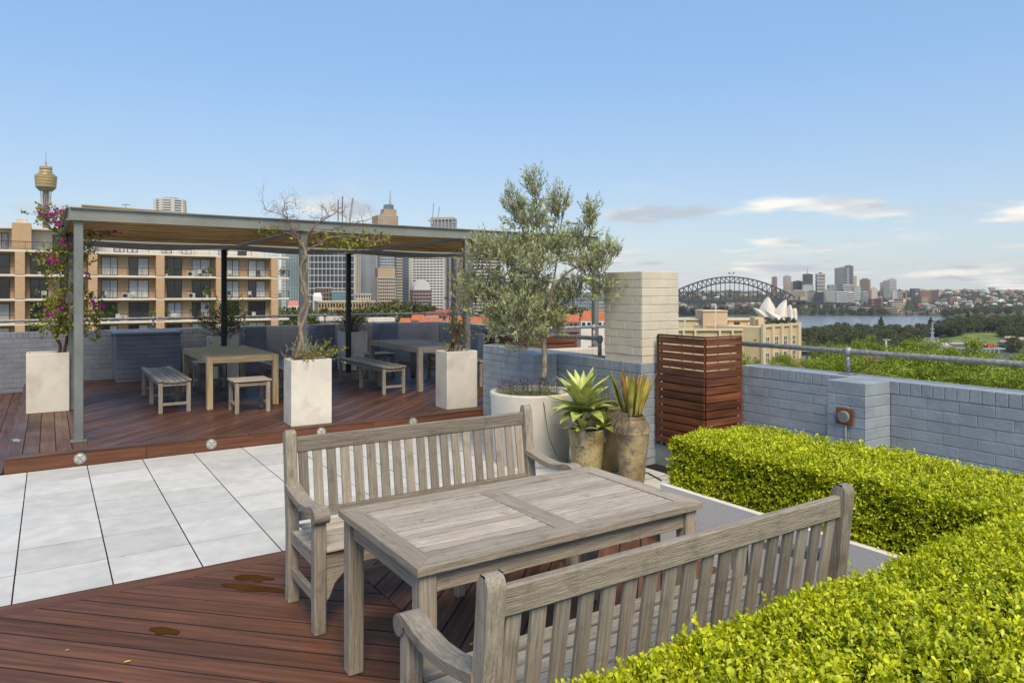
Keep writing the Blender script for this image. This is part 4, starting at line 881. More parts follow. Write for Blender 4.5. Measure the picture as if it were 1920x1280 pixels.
def f_end1(): x = random.uniform(3.6, 4.48); z = random.uniform(.36, HZ); return (x, 3.50, z), (0, 1, .2)
def f_edge2(): x = random.uniform(.6, 3.62); return (x, 1.415 + random.uniform(-.04, .02), hz(x, 1.42) - random.uniform(0, .04)), (0, .7, .7)
def f_face2(): x = random.uniform(.6, 3.6); z = random.uniform(.4, HZ); return (x, 1.425, z), (0, 1, .25)
def f_back(): y = random.uniform(.4, 3.5); z = random.uniform(.4, HZ); return (4.48, y, z), (1, 0, .2)
P5 = [[] for _ in range(6)]
for n, fn, dpt in ((10500, f_top2, .05), (4600, f_top1, .05), (4400, f_face1, .06), (700, f_edge1, .02), (1100, f_end1, .04), (1300, f_edge2, .02), (1500, f_face2, .04), (900, f_back, .04)):
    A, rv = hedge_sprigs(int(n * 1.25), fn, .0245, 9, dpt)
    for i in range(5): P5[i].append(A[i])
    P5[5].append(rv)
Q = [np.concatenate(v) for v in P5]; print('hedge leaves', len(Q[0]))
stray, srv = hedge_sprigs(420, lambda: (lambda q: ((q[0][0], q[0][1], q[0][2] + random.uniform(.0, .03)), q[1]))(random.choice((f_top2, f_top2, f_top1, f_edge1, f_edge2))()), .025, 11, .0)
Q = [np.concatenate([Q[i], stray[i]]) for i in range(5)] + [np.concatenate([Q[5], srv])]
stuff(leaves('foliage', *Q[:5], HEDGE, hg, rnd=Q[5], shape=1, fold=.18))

DEADL = leafmat('dead hedge leaf', (.16, .085, .03), (.36, .22, .08), .7, .1); dn = 420; dl = [random.choice((f_top2, f_top1, f_face1, f_top2))() for _ in range(dn)]
stuff(leaves('dead_leaves', np.array([q[0] for q in dl]) - .012 * np.array([q[1] for q in dl]), runit(dn), runit(dn), .022, .012, DEADL, hg, shape=1))
b = MB()
for i in range(260):
    q, nr = random.choice((f_face1, f_face1, f_edge1, f_end1))(); crooked(b, Vector(q) - Vector(nr) * .09, Vector(nr) + Vector((0, random.gauss(0, .5), random.gauss(.3, .5))), .09, .0022, 3, .3, 3)
stuff(b.build('twigs', TWIG, hg))
# ================================================================== small things on the deck
YLEAF = mat('fallen yellow leaf', (.60, .46, .04), .5, .2); PETAL = mat('fallen petal', (.42, .02, .16), .6, .2); AMBER = mat('tea stained water', (.066, .026, .007), .08, .3, 4, .02, spec=.6)
PALEW = mat('pale water film', (.20, .15, .14), .06, .1, 4, .0, spec=.7)
def fallen(name, label, p, s, m, cat, group):
    a = random.uniform(0, 6.28); b = MB(); c = Vector(p); ca, sa = math.cos(a) * s, math.sin(a) * s
    pts = [(-1, 0, .0), (-.3, .38, .12), (.4, .34, .12), (1, 0, .05), (.4, -.34, .12), (-.3, -.38, .12), (0, 0, .0)]
    b.add([c + Vector((x * ca - y * sa, x * sa + y * ca, .004 + z * s)) for x, y, z in pts], [(6, i, (i + 1) % 6) for i in range(6)])
    tag(b.build(name, m, loc=c), label, cat, group)
for (x, y), l in (((239, 1241), 'yellow fallen leaf lying furthest out on the open red deck'), ((126, 1219), 'tiny yellow fallen leaf by the dark board streak'), ((884, 1208), 'yellow fallen leaf on the deck under the teak table')): fallen('fallen_leaf', l, gp(x, y, .002), .018 if x != 126 else .010, YLEAF, 'leaf', 'fallen leaves on the lower deck')
fallen('fallen_leaf', 'pale fallen leaf lying on the white paving', gp(230, 1042, .002), .014, YLEAF, 'leaf', 'fallen leaves on the paving')
for x, y in ((13, 778), (2, 790), (78, 797), (129, 839), (112, 776), (190, 728), (14, 770), (5, 815), (185, 751)): fallen('fallen_petal', 'magenta bougainvillea petal fallen on the raised deck', gp(x, y, .153), .022, PETAL, 'petal', 'fallen petals on the raised deck')
for x, y in ((1186, 998), (1200, 1001), (1217, 1006)): fallen('fallen_leaf', 'golden fallen leaf on the deck between table and hedge planter', gp(x, y, .002), .014, YLEAF, 'leaf', 'leaves by the hedge planter')
def puddle(label, c, rx, ry, ang, m, z):
    b = MB(); n = 34; vs = []; c = Vector(c); ph = random.random() * 9
    for i in range(n):
        t = 2 * math.pi * i / n; k = 1 + .55 * mnoise.noise((math.cos(t) * 1.6 + ph, math.sin(t) * 1.6, ph)); x, y = rx * k * math.cos(t), ry * k * math.sin(t); vs.append((c.x + x * math.cos(ang) - y * math.sin(ang), c.y + x * math.sin(ang) + y * math.cos(ang), z))
    b.add(vs, [tuple(range(n))]); tag(b.build('puddle', m, loc=c), label, 'puddle')
puddle('small amber rain puddle on the deck board nearest the border', gp(478, 1084), .115, .040, R(-45), AMBER, .0042)
puddle('long amber rain puddle beside the foot of the far garden bench', gp(482, 1103), .20, .045, R(-45), AMBER, .0042)
puddle('faint amber rain puddle in the middle of the open red deck', gp(312, 1183), .085, .035, R(-45), AMBER, .0042)
puddle('pale sky reflecting puddle on the raised deck corner', gp(30, 826, .15), .035, .11, R(10), PALEW, .1545)
b = MB(); limb_px(b, [(1016, 742), (1021, 765), (1024, 790), (1030, 820), (1044, 855)], 7.02, 6.95, .0035, .0035, 6); tag(b.build('irrigation_tube', BLACK), 'thin black irrigation tube hanging down the round white planter', 'tube')
b = MB(); b.tube([gp(1145, 878, .02), gp(1180, 882, .02), gp(1215, 886, .008), gp(1240, 900, .008)], .006, 6); tag(b.build('ground_cable', BLACK), 'thin black cable lying on the paving behind the urn', 'cable')
# ================================================================== terrain and water (distances in metres from the terrace)
SEA = -72.25
def lerp_tab(tab, d):
    for (a, za), (b_, zb) in zip(tab, tab[1:]):
        if d <= b_: return za + (zb - za) * max(0, (d - a)) / (b_ - a)
    return tab[-1][1]
T_LEFT = [(0, -31), (150, -33), (260, -46), (420, -58), (700, -58), (1000, -50), (1500, -46), (2400, -60), (4000, -30), (9000, 0)]
T_RIGHT = [(0, -31), (150, -36), (300, -56), (450, -64), (700, -69), (1000, -66), (1300, -68), (1380, -80), (2210, -82), (2256, -71), (2500, -52), (3000, -26), (3700, -4), (4300, 4), (5200, -6), (9000, 0)]
T_FAR = [(0, -31), (150, -36), (300, -56), (450, -66), (640, -78), (835, -79), (850, -71), (875, -65), (955, -53), (1010, -54), (1300, -60), (1700, -64), (2000, -64), (2300, -55), (3000, -24), (3700, -2), (4300, 7), (5200, -6), (9000, 0)]
def ground(u, d):
    l, r, f = lerp_tab(T_LEFT, d), lerp_tab(T_RIGHT, d), lerp_tab(T_FAR, d)
    a = min(1, max(0, (u - .10) / .16)); b_ = min(1, max(0, (u - .585) / .05)); z = l * (1 - a) + r * a; z = z * (1 - b_) + f * b_
    if d > 2300: z += 6 * mnoise.noise((u * 9, d / 700., 1.3)) * min(1, (d - 2300) / 900)
    return z
GRASSG = mat('park ground', (.045, .065, .022), .95, .3, .02, .0, col2=(.085, .10, .04), detail=8)
tv = []; tf = []; ds = [6, 60, 150, 220, 300, 380, 450, 550, 640, 700, 780, 835, 850, 875, 900, 950, 1010, 1080, 1150, 1300, 1380, 1500, 1700, 1900, 2000, 2100, 2210, 2256, 2300, 2400, 2500, 2700, 2900, 3100, 3300, 3500, 3700, 4000, 4300, 4700, 5200, 6500, 9000]
azs = [-180 + 6 * i for i in range(24)] + [-36 + i * .75 for i in range(97)] + [36.75 + 6 * i for i in range(24)]
for a in azs:
    for d in ds:
        ca = R(a); u = math.tan(max(R(-42), min(R(42), ca))); rr = d * (FW[0] * math.cos(ca) + RT[0] * math.sin(ca)), d * (FW[1] * math.cos(ca) + RT[1] * math.sin(ca))
        tv.append((rr[0], rr[1], ground(u, d * (math.cos(ca) if abs(a) < 42 else 1))))
nd = len(ds)
for i in range(len(azs)):
    j = (i + 1) % len(azs)
    for k in range(nd - 1): tf.append((i * nd + k, i * nd + k + 1, j * nd + k + 1, j * nd + k))
b = MB(); b.add(tv, tf); tr = struct(b.build('terrain', GRASSG, smooth=True))
WATER = mat('harbour water', (.13, .155, .17), .22, .15, .004, .12, .12, spec=.5, bdist=.6)
b = MB(); b.add([(-6300, -6300, SEA), (6300, -6300, SEA), (6300, 6300, SEA), (-6300, 6300, SEA)], [(0, 1, 2, 3)]); struct(b.build('harbour_water', WATER))

# ================================================================== orange brick apartment block
def brick_tex(name, c1, c2, mortar, sc):
    m = bpy.data.materials.new(name); m.use_nodes = True; t = m.node_tree; L = t.links.new; b = t.nodes['Principled BSDF']; b.inputs['Roughness'].default_value = .85
    g = N(t, 'ShaderNodeNewGeometry'); s = N(t, 'ShaderNodeSeparateXYZ'); L(g.outputs['Position'], s.inputs[0]); ad = N(t, 'ShaderNodeMath', operation='ADD'); L(s.outputs[0], ad.inputs[0]); L(s.outputs[1], ad.inputs[1])
    cb = N(t, 'ShaderNodeCombineXYZ'); L(ad.outputs[0], cb.inputs[0]); L(s.outputs[2], cb.inputs[1]); br = N(t, 'ShaderNodeTexBrick'); L(cb.outputs[0], br.inputs[0])
    br.inputs['Color1'].default_value = c1 + (1,); br.inputs['Color2'].default_value = c2 + (1,); br.inputs['Mortar'].default_value = mortar + (1,); br.inputs['Scale'].default_value = sc; br.inputs['Mortar Size'].default_value = .03; br.inputs['Brick Width'].default_value = .5; br.inputs['Row Height'].default_value = .2
    L(br.outputs[0], b.inputs['Base Color']); MATS[name] = m; return m
OBRICK = brick_tex('orange brick', (.52, .325, .18), (.44, .26, .135), (.48, .37, .25), 1.6)
SLABW = mat('off white concrete', (.62, .59, .52), .7, .08, .6, .05, 5, blotch=((.45, .42, .36), .8, .55, .75, .4))
WHITEP = mat('white render', (.66, .64, .58), .7, .06, .5, 0); DGLASS = mat('dark window glass', (.030, .034, .036), .08, .3, .3, 0, spec=.8, orand=.4); CURT = mat('pale curtain', (.52, .54, .54), .8, .12, 6., .0, stretch=(1, 1, .02), orand=.2)
DFRAME = mat('dark window frame', (.03, .028, .027), .5, .1, 1, 0); RAILM = mat('dark balcony rail', (.035, .034, .034), .5, .1, 1, 0)
ap = thing('apartment_block', (10, 104, -35), 'orange brick apartment block with white balcony slabs behind the pergola', 'building')
YF = 100.; YW = 101.5; SL = [-10.42 + 2.85 * k for k in range(1, 8)]; SL = [s for s in SL if s < 7]    # slab tops
SL = [-7.5, -4.66, -1.81, 1.04, 3.88, 6.73]; XE = 28.2; XL = -16.
b = MB(); b.box(XL, 26.9, YW, 116, -36, 6.5); b.build('brick_wall', OBRICK, ap)
PIER = [-17.3, -10.05, -2.8, 4.5, 11.9, 19.05, 26.2]
for k, z in enumerate(SL):
    block('balcony_slab', XL, XE, YF, YW + .4, z - .26, z, SLABW, ap, .02)
for i, x in enumerate(PIER[1:]):
    for z0, z1 in zip(SL[:-1], SL[1:]): block('brick_pier', x - .48, x + .48, YF - .06, YW + .01, z0 + .002, z1 - .262, OBRICK, ap, 0)
def far_window(parent, x0, x1, y, z0, z1, kind):
    f = MB(); w = .07; xm = (x0 + x1) / 2 + random.uniform(-.1, .1)
    f.box(x0, x1, y - .05, y, z1 - w, z1); f.box(x0, x1, y - .05, y, z0, z0 + w); f.box(x0, x0 + w, y - .05, y, z0 + w, z1 - w); f.box(x1 - w, x1, y - .05, y, z0 + w, z1 - w); f.box(xm - w / 2, xm + w / 2, y - .05, y, z0 + w, z1 - w)
    o = f.build('window', DFRAME, parent, loc=((x0 + x1) / 2, y, z0))
    for a, c in ((x0 + w, xm - w / 2), (xm + w / 2, x1 - w)):
        m = CURT if kind == 1 or (kind == 2 and a > xm - w) else DGLASS
        p = MB(); p.box(a, c, y - .02, y - .012, z0 + w, z1 - w); p.build('pane', m, o, loc=((a + c) / 2, y, z0))
    return o
def balcony_rail(x0, x1, z):
    r = MB(); r.box(x0, x1, YF + .08, YF + .12, z + .93, z + 1.0); n = max(2, round((x1 - x0) / 1.75))
    for i in range(n + 1): x = x0 + (x1 - x0) * i / n; r.box(x - .02, x + .02, YF + .08, YF + .12, z + .002, z + .949)
    r.box(x0, x1, YF + .09, YF + .11, z + .10, z + .13)
    for i in range(int((x1 - x0) / .16)): x = x0 + .08 + i * .16; r.box(x - .011, x + .011, YF + .095, YF + .105, z + .131, z + .949)
    r.build('balcony_railing', RAILM, ap)
for i, (a, c) in enumerate(zip(PIER[:-1], PIER[1:])):
    for k, z in enumerate(SL[:-1]):
        top = z + 2.32
        for s, e in ((a + .95, a + 2.75), (a + 3.95, a + 6.25)): far_window(ap, s, e, YW, z + .02, top, random.choice((0, 0, 0, 0, 1, 2)) if k < 4 else random.choice((1, 1, 0, 2)))
        balcony_rail(a + .5, c - .5, z)
for z in SL[:-1]: balcony_rail(26.7, XE - .05, z)
for a, c in zip(PIER[:-1], PIER[1:]): balcony_rail(a + .5 if a > -17 else a, c + .5, SL[-1])
block('penthouse_wall', XL, 26, YW + 1.4, 114, 6.5, 9.15, WHITEP, ap, 0); block('penthouse_roof', XL - .2, 5.6, YF + .9, 114.4, 9.2, 9.42, SLABW, ap, .02)
block('chimney_stack', -3.6, -1.7, YF + .7, YF + 2.5, 6.74, 9.9, OBRICK, ap, 0); block('chimney_cap', -3.2, -2.1, YF + 1.0, YF + 2.1, 9.902, 10.5, SLABW, ap, .03); block('roof_vent', .6, 1.9, YF + 4, YF + 5.2, 9.43, 10.6, SLABW, ap, .03)
for x in (-7.8, -6.2, -4.6, 1.0, 3.2, 7.5, 9.0, 13, 15.4, 20, 22.5): far_window(ap, x - .6, x + .6, YW + 1.39, 6.85, 8.8, random.choice((1, 1, 0)))
ACM = mat('air conditioner white', (.55, .54, .5), .6, .05, 1, 0)
def ac_unit(x, z, lab):
    t = thing('air_conditioner', (x, YF + .9, z), lab, 'air conditioner', 'air conditioners on the balconies'); block('case', x - .42, x + .42, YF + .6, YF + .9, z + .002, z + .65, ACM, t, .02)
    b = MB(); b.tube([(x - .12, YF + .598, z + .33), (x - .12, YF + .58, z + .33)], .25, 14); b.build('fan_grille', DFRAME, t)
for x, z in ((7.9, -1.81), (8.1, 1.04), (15.6, 3.88), (15.7, 1.04), (14.5, -4.66), (.9, 3.88)): ac_unit(x, z, 'small white air conditioner unit on a brick apartment balcony')
SH_P = leafmat('balcony plant leaf', (.03, .06, .01), (.16, .22, .05), .5, .2)
for x, z in ((-.9, 3.88), (.3, 3.88), (6.2, -1.81), (12.7, 3.88), (12.6, -1.81), (18.0, 3.88), (18.3, -1.81), (10.9, -1.81), (27.4, 3.88), (5.4, -1.81), (-1.0, -1.81), (17.6, 1.04)):
    t = thing('balcony_plant', (x, YF + .7, z), 'leafy pot plant on a brick apartment balcony', 'pot plant', 'pot plants on the balconies'); b = MB(); b.lathe((x, YF + .7, z + .002), [(.001, 0), (.16, 0), (.22, .35), (.001, .35)], 10); b.build('pot', SLABW, t)
    n = 90; P = np.array([x, YF + .7, z + .8]) + RNG.normal(0, .28, (n, 3)) * np.array([1, .8, 1.1]); leaves('foliage', P, runit(n), runit(n), .28, .16, SH_P, t)

CHAIRM = mat('balcony chair white', (.5, .5, .48), .6, .1, 1, 0); CHAIRD = mat('balcony chair dark', (.06, .05, .045), .6, .1, 1, 0)
random.seed(17)
for k in range(26):
    i = random.randint(1, 5); z = random.choice(SL[1:5]); x = PIER[i] + random.uniform(1.0, 6.2); y = YF + random.uniform(.45, .8); m = random.choice((CHAIRM, CHAIRD, CHAIRM)); hue = 'white' if m is CHAIRM else 'dark'
    t = thing('balcony_chair', (x, y, z), 'small ' + hue + ' chair behind the railing of a brick apartment balcony', 'chair', hue + ' chairs on the balconies')
    block('seat', x - .25, x + .25, y - .25, y + .25, z + .40, z + .45, m, t, .01); block('backrest', x - .25, x + .25, y + .2, y + .25, z + .452, z + .9, m, t, .01)
    for sx in (-.22, .22):
        for sy in (-.22, .22): block('leg', x + sx - .02, x + sx + .02, y + sy - .02, y + sy + .02, z + .002, z + .398, m, t, 0)
# ================================================================== towers
def far_mat(name, c, r=.7, v=.08, **k): return mat(name, c, r, v, .03, 0, **k)
TB_BEIGE, TB_TAN = far_mat('beige stone', (.42, .36, .29)), far_mat('tan stone', (.40, .29, .20)); TB_WHITE, TB_GREY = far_mat('white precast', (.58, .57, .54)), far_mat('grey precast', (.33, .33, .33)); TB_DARK = far_mat('dark cladding', (.075, .08, .09))
G_BLUE, G_TEAL, G_DARK = far_mat('blue curtain glass', (.10, .15, .22), .15, .35, spec=.8), far_mat('teal curtain glass', (.10, .19, .21), .15, .4, spec=.8), far_mat('dark curtain glass', (.035, .045, .065), .12, .4, spec=.8); G_GREY = far_mat('grey curtain glass', (.16, .18, .20), .2, .3, spec=.7)
TB_BROWN, TB_RED, TB_CREAM = far_mat('brown cladding', (.19, .14, .115)), far_mat('red brown brick', (.27, .11, .075)), far_mat('cream render', (.60, .52, .38)); TB_PURP = far_mat('mauve precast', (.30, .28, .31))
def tower(label, x0, x1, yt, d, body, band=None, fl=3.8, fin=None, cols=0, turn=12., depth=.8, base=None, cat='skyscraper', name='tower', band_h=.45, fin_w=.16, group=None, extra=None, fin_m=None, crown=None):
    """office tower standing on the ground; floor bands and fins are real ledges"""
    xc = (x0 + x1) / 2; u = (xc - CAM_CX) / CAM_F; zg = ground(u, d) - 2 if base is None else base; zt = CAM_H - (yt - CAM_HY) * d / CAM_F
    az = math.atan2(FW[0] + u * RT[0], FW[1] + u * RT[1]); rz = -az + R(turn); wp = abs(x1 - x0) * d / CAM_F * math.cos(math.atan(u)); w = wp / (math.cos(R(turn)) + depth * abs(math.sin(R(turn)))); dep = w * depth
    c = ud(u, d + dep / 2); ax = Vector((math.cos(rz), math.sin(rz), 0)); ay = Vector((-math.sin(rz), math.cos(rz), 0)); t = thing(name, (c.x, c.y, zg), label, cat, group)
    b = MB(); b.obox((c.x, c.y, (zg + zt) / 2), ax * w / 2, ay * dep / 2, Vector((0, 0, (zt - zg) / 2))); b.build('tower_body', body, t)
    pr = max(.25, d * .00035)
    if band is not None:
        b = MB(); n = max(1, int((zt - zg) / fl))
        for i in range(n + 1):
            z = zt - i * fl - fl * band_h / 2 + .05
            b.obox((c.x, c.y, z), ax * (w / 2 + pr), ay * (dep / 2 + pr), Vector((0, 0, fl * band_h / 2)))
        stuff(b.build('floor_bands', band, t))
    if cols:
        b = MB(); fm = fin_m or band; nn = max(1, round(cols * depth)); fw_ = w / cols * fin_w; pr2 = pr * 1.35
        for i in range(cols + 1):
            o = Vector((c.x, c.y, (zg + zt) / 2)) + ax * (-w / 2 + w * i / cols)
            for s in (-1, 1): b.obox(o + ay * s * (dep / 2 + pr2 / 2), ax * fw_ / 2, ay * (pr2 / 2 + .05), Vector((0, 0, (zt - zg) / 2 - .1)))
        for i in range(nn + 1):
            o = Vector((c.x, c.y, (zg + zt) / 2)) + ay * (-dep / 2 + dep * i / nn)
            for s in (-1, 1): b.obox(o + ax * s * (w / 2 + pr2 / 2), ay * fw_ / 2, ax * (pr2 / 2 + .05), Vector((0, 0, (zt - zg) / 2 - .1)))
        stuff(b.build('mullions', fm, t))
    if not crown and name == 'tower': crown = [(random.uniform(.35, .7), random.uniform(2, 5), random.choice((TB_GREY, TB_BEIGE, TB_DARK)))]; kc = 1
    else: kc = 0
    zt0 = zt
    if crown:
        for (f, h, m) in crown:
            b = MB(); b.obox((c.x, c.y, zt + h / 2), ax * w / 2 * f, ay * dep / 2 * f, Vector((0, 0, h / 2))); b.build('roof_plant', m, t); zt += h
    if kc: zt = zt0
    return t, c, zt, ax, ay, w, dep
tower('teal glass office tower at the end of the brick apartments', 528, 578, 445, 760, G_TEAL, G_BLUE, 3.9, cols=14, fin_m=TB_WHITE, fin_w=.12, band_h=.25)
gt = tower('dark glass tower with a bold white grid', 574, 668, 430, 900, G_DARK, TB_WHITE, 8.3, cols=12, turn=-6, depth=.4, band_h=.10, fin_w=.10, fin_m=TB_WHITE)
tower('grey beige tower with fine vertical ribs behind a pergola post', 643, 675, 440, 1000, G_GREY, TB_GREY, 4, cols=8, fin_m=TB_BEIGE, fin_w=.45, band_h=.3)
tower('blue finned office tower above a pale colonnade', 671, 706, 440, 1040, G_BLUE, None, cols=14, fin_m=TB_WHITE, fin_w=.22)
tt_ = tower('tall tan tower stepping up to a thin spire', 698, 746, 404, 1200, TB_TAN, TB_BEIGE, 3.9, cols=9, fin_m=TB_TAN, fin_w=.3, band_h=.4, turn=20)
t, c, zt, ax, ay, w, dep = tt_; b = MB(); b.obox(c + Vector((0, 0, zt + 6)) + ax * w * .18, ax * w * .32, ay * dep * .3, Vector((0, 0, 6))); b.build('crown_block', TB_TAN, t); b = MB(); b.obox(c + Vector((0, 0, zt + 16)) + ax * w * .18, ax * w * .2, ay * dep * .22, Vector((0, 0, 4))); b.build('green_lantern', G_TEAL, t)
b = MB(); b.tube([c + Vector((0, 0, zt + 20)) + ax * w * .26, c + Vector((0, 0, zt + 29)) + ax * w * .26, c + Vector((0, 0, zt + 46)) + ax * w * .26], [3, 1.2, .4], 8); b.build('spire', TB_GREY, t)
tower('stocky beige office block with a square window grid', 703, 741, 519, 930, G_DARK, TB_BEIGE, 4.4, cols=8, fin_m=TB_BEIGE, fin_w=.22, band_h=.42, crown=[(1.0, 12, TB_TAN)])
tower('blue glass topped tower behind the stocky beige block', 709, 744, 478, 1010, G_BLUE, TB_WHITE, 4, band_h=.25, cols=5, fin_m=TB_GREY)
tower('slim pale banded tower beside the dark blue glass slab', 740, 755, 455, 960, TB_BEIGE, G_DARK, 3.8, band_h=.4, depth=1.2)
tower('narrow dark blue glass slab tower', 752, 766, 452, 990, G_DARK, G_BLUE, 3.8, band_h=.25, depth=1.2)
tower('plain white sided tower with a blank wall', 764, 778, 450, 1080, TB_WHITE, TB_GREY, 3.8, band_h=.3, depth=1.1)
tower('broad white tower with close horizontal window bands', 774, 835, 440, 1000, G_DARK, TB_WHITE, 3.9, band_h=.5, cols=9, fin_m=TB_WHITE, fin_w=.16, turn=-8, depth=.5)
t, c, zt, ax, ay, w, dep = tower('grey tower with a columned concrete crown', 806, 858, 428, 1150, G_GREY, TB_GREY, 3.9, band_h=.3, cols=8, turn=-14); b = MB()
for i in range(7):
    for s in (-1, 1): b.obox(c + Vector((0, 0, zt + 7)) + ax * w * (i / 6 - .5) * .92 + ay * s * dep * .45, ax * .9, ay * .9, Vector((0, 0, 7)))
b.build('crown_columns', TB_GREY, t); b = MB(); b.obox(c + Vector((0, 0, zt + 6)), ax * w * .43, ay * dep * .42, Vector((0, 0, 6))); b.build('crown_glass', G_GREY, t); b = MB(); b.obox(c + Vector((0, 0, zt + 16)), ax * w * .48, ay * dep * .48, Vector((0, 0, 2))); b.build('crown_slab', TB_BEIGE, t)
tower('mauve grey ribbed tower right of the white banded tower', 838, 868, 455, 1050, TB_PURP, G_GREY, 3.9, band_h=.35, cols=12, fin_m=TB_PURP, fin_w=.4)
tower('dark glass tower behind the mauve grey tower', 858, 882, 470, 1150, G_DARK, TB_GREY, 3.9, band_h=.25)
tower('black and white banded tower seen through the olive leaves', 880, 938, 470, 1000, G_DARK, TB_WHITE, 4.6, band_h=.5)
tower('grey office block seen behind the olive crown', 940, 985, 520, 1100, G_GREY, TB_WHITE, 4, band_h=.4)
tower('small blue glass block beyond the red roofs', 1074, 1104, 559, 640, G_BLUE, TB_GREY, 3.4, cols=7, fin_m=TB_GREY, band_h=.2, cat='building', name='office_block')
tower('long grey flat block beside the blue glass block', 1100, 1150, 566, 800, G_GREY, TB_GREY, 4, band_h=.4, cat='building', name='office_block')
tower('pale beige slab tower behind the white grid tower', 556, 584, 452, 1300, TB_BEIGE, G_DARK, 3.9, band_h=.45, cols=6, fin_m=TB_BEIGE); tower('mid grey tower filling the gap beside the blue finned tower', 660, 692, 450, 1280, G_GREY, TB_GREY, 3.9, band_h=.4, cols=7, fin_m=TB_WHITE, fin_w=.12); tower('tall pale ribbed tower between the tan spire and white banded tower', 736, 782, 446, 1330, G_BLUE, TB_WHITE, 3.9, band_h=.3, cols=10, fin_m=TB_WHITE, fin_w=.2)
# domed office building
t, c, zt, ax, ay, w, dep = tower('red framed glass building under a silver vaulted roof', 769, 809, 543, 720, G_DARK, TB_GREY, 3.6, cols=6, fin_m=TB_RED, fin_w=.2, band_h=.25, cat='building', name='office_block')
b = MB(); n = 9
for i in range(n):
    a0, a1 = math.pi * i / n, math.pi * (i + 1) / n
    b.add([c + ax * w * .46 * math.cos(a) + Vector((0, 0, zt + 10 * math.sin(a))) + ay * s * dep * .48 for a in (a0, a1) for s in (-1, 1)], [(0, 1, 3, 2)])
for s in (-1, 1): b.add([c + ax * w * .46 * math.cos(math.pi * i / n) + Vector((0, 0, zt + 10 * math.sin(math.pi * i / n))) + ay * s * dep * .48 for i in range(n + 1)], [tuple(range(n + 1))])
b.build('vaulted_roof', far_mat('silver roof', (.50, .51, .50), .4), t)
# octagonal tower above the pergola beam
DM = 1180; b = MB(); c = dp(320, 400, DM); R8 = 27 * DM / CAM_F * 1.0; mt = thing('tower', (c.x, c.y, -50), 'white octagonal tower with deep window slots above the pergola beam', 'skyscraper'); zt = dp(320, 375, DM).z
b.lathe((c.x, c.y, 0), [(.01, -50), (R8 * .94, -50), (R8 * .94, zt - 1), (.01, zt - 1)], 8); b.build('tower_body', G_DARK, mt); b = MB()
for i in range(int((zt + 40) / 4)): b.lathe((c.x, c.y, zt - 2.3 - i * 4.0), [(.01, 0), (R8, 0), (R8, 2.3 if i else 2.4), (.01, 2.3 if i else 2.4)], 8)
for j in range(8):
    a = math.pi / 4 * j; o = Vector((c.x + R8 * .97 * math.cos(a), c.y + R8 * .97 * math.sin(a), (zt - 50) / 2)); b.obox(o, Vector((math.cos(a), math.sin(a), 0)) * 1.8, Vector((-math.sin(a), math.cos(a), 0)) * 2.6, Vector((0, 0, (zt + 50) / 2 - .2)))
stuff(b.build('floor_bands', TB_WHITE, mt)); b = MB(); b.lathe((c.x, c.y, zt), [(.01, 0), (R8 * .45, 0), (R8 * .45, 3.5), (.01, 3.5)], 8); b.build('roof_plant', TB_GREY, mt)
# observation tower
GOLD = far_mat('gold anodised turret', (.46, .33, .13), .35, .2, spec=.6); DT = 1310; c = dp(86, 548.5, DT); z = lambda y: CAM_H - (y - CAM_HY) * DT / CAM_F; k = DT / CAM_F; ot = thing('observation_tower', (c.x, c.y, -50), 'slender observation tower with a stacked gold turret and spire', 'tower')
b = MB(); b.lathe((c.x, c.y, 0), [(.01, -50), (5.6 * k, -50), (5.0 * k, z(357)), (.01, z(357))], 16); b.build('shaft', TB_BROWN, ot, smooth=False)
for y0, y1, r0, r1, nm in ((358, 352, 11, 16.5, 'turret_base'), (351.5, 346.5, 16.6, 17.2, 'turret_tier'), (345.5, 341, 17.1, 17.6, 'turret_tier'), (340, 335.5, 17.5, 18, 'turret_tier'), (334.5, 330, 18, 18.4, 'turret_tier'), (329, 326, 15, 14, 'upper_tier'), (324, 319, 11, 10, 'upper_tier'), (317.5, 313, 10.5, 10.5, 'top_ring')):
    b = MB(); b.lathe((c.x, c.y, 0), [(.01, z(y0)), (r0 * k, z(y0)), (r1 * k, z(y1)), (.01, z(y1))], 24); b.build(nm, GOLD, ot)
b = MB(); b.lathe((c.x, c.y, 0), [(.01, z(357)), (14 * k, z(355)), (16.2 * k, z(330)), (9 * k, z(322)), (9 * k, z(314)), (.01, z(313))], 24); b.build('turret_core', G_DARK, ot)
b = MB(); b.tube([(c.x, c.y, z(313)), (c.x, c.y, z(304)), (c.x, c.y, z(300)), (c.x, c.y, z(284))], [2.2 * k, 1.6 * k, .6 * k, .4 * k], 8); b.build('spire', TB_GREY, ot)
b = MB()
for j in range(16):
    a = math.pi / 8 * j; b.beam((c.x + 9 * k * math.cos(a), c.y + 9 * k * math.sin(a), z(357)), (c.x + 6 * k * math.cos(a + .6), c.y + 6 * k * math.sin(a + .6), z(420)), .5, .5)
b.build('stay_cables', TB_GREY, ot)
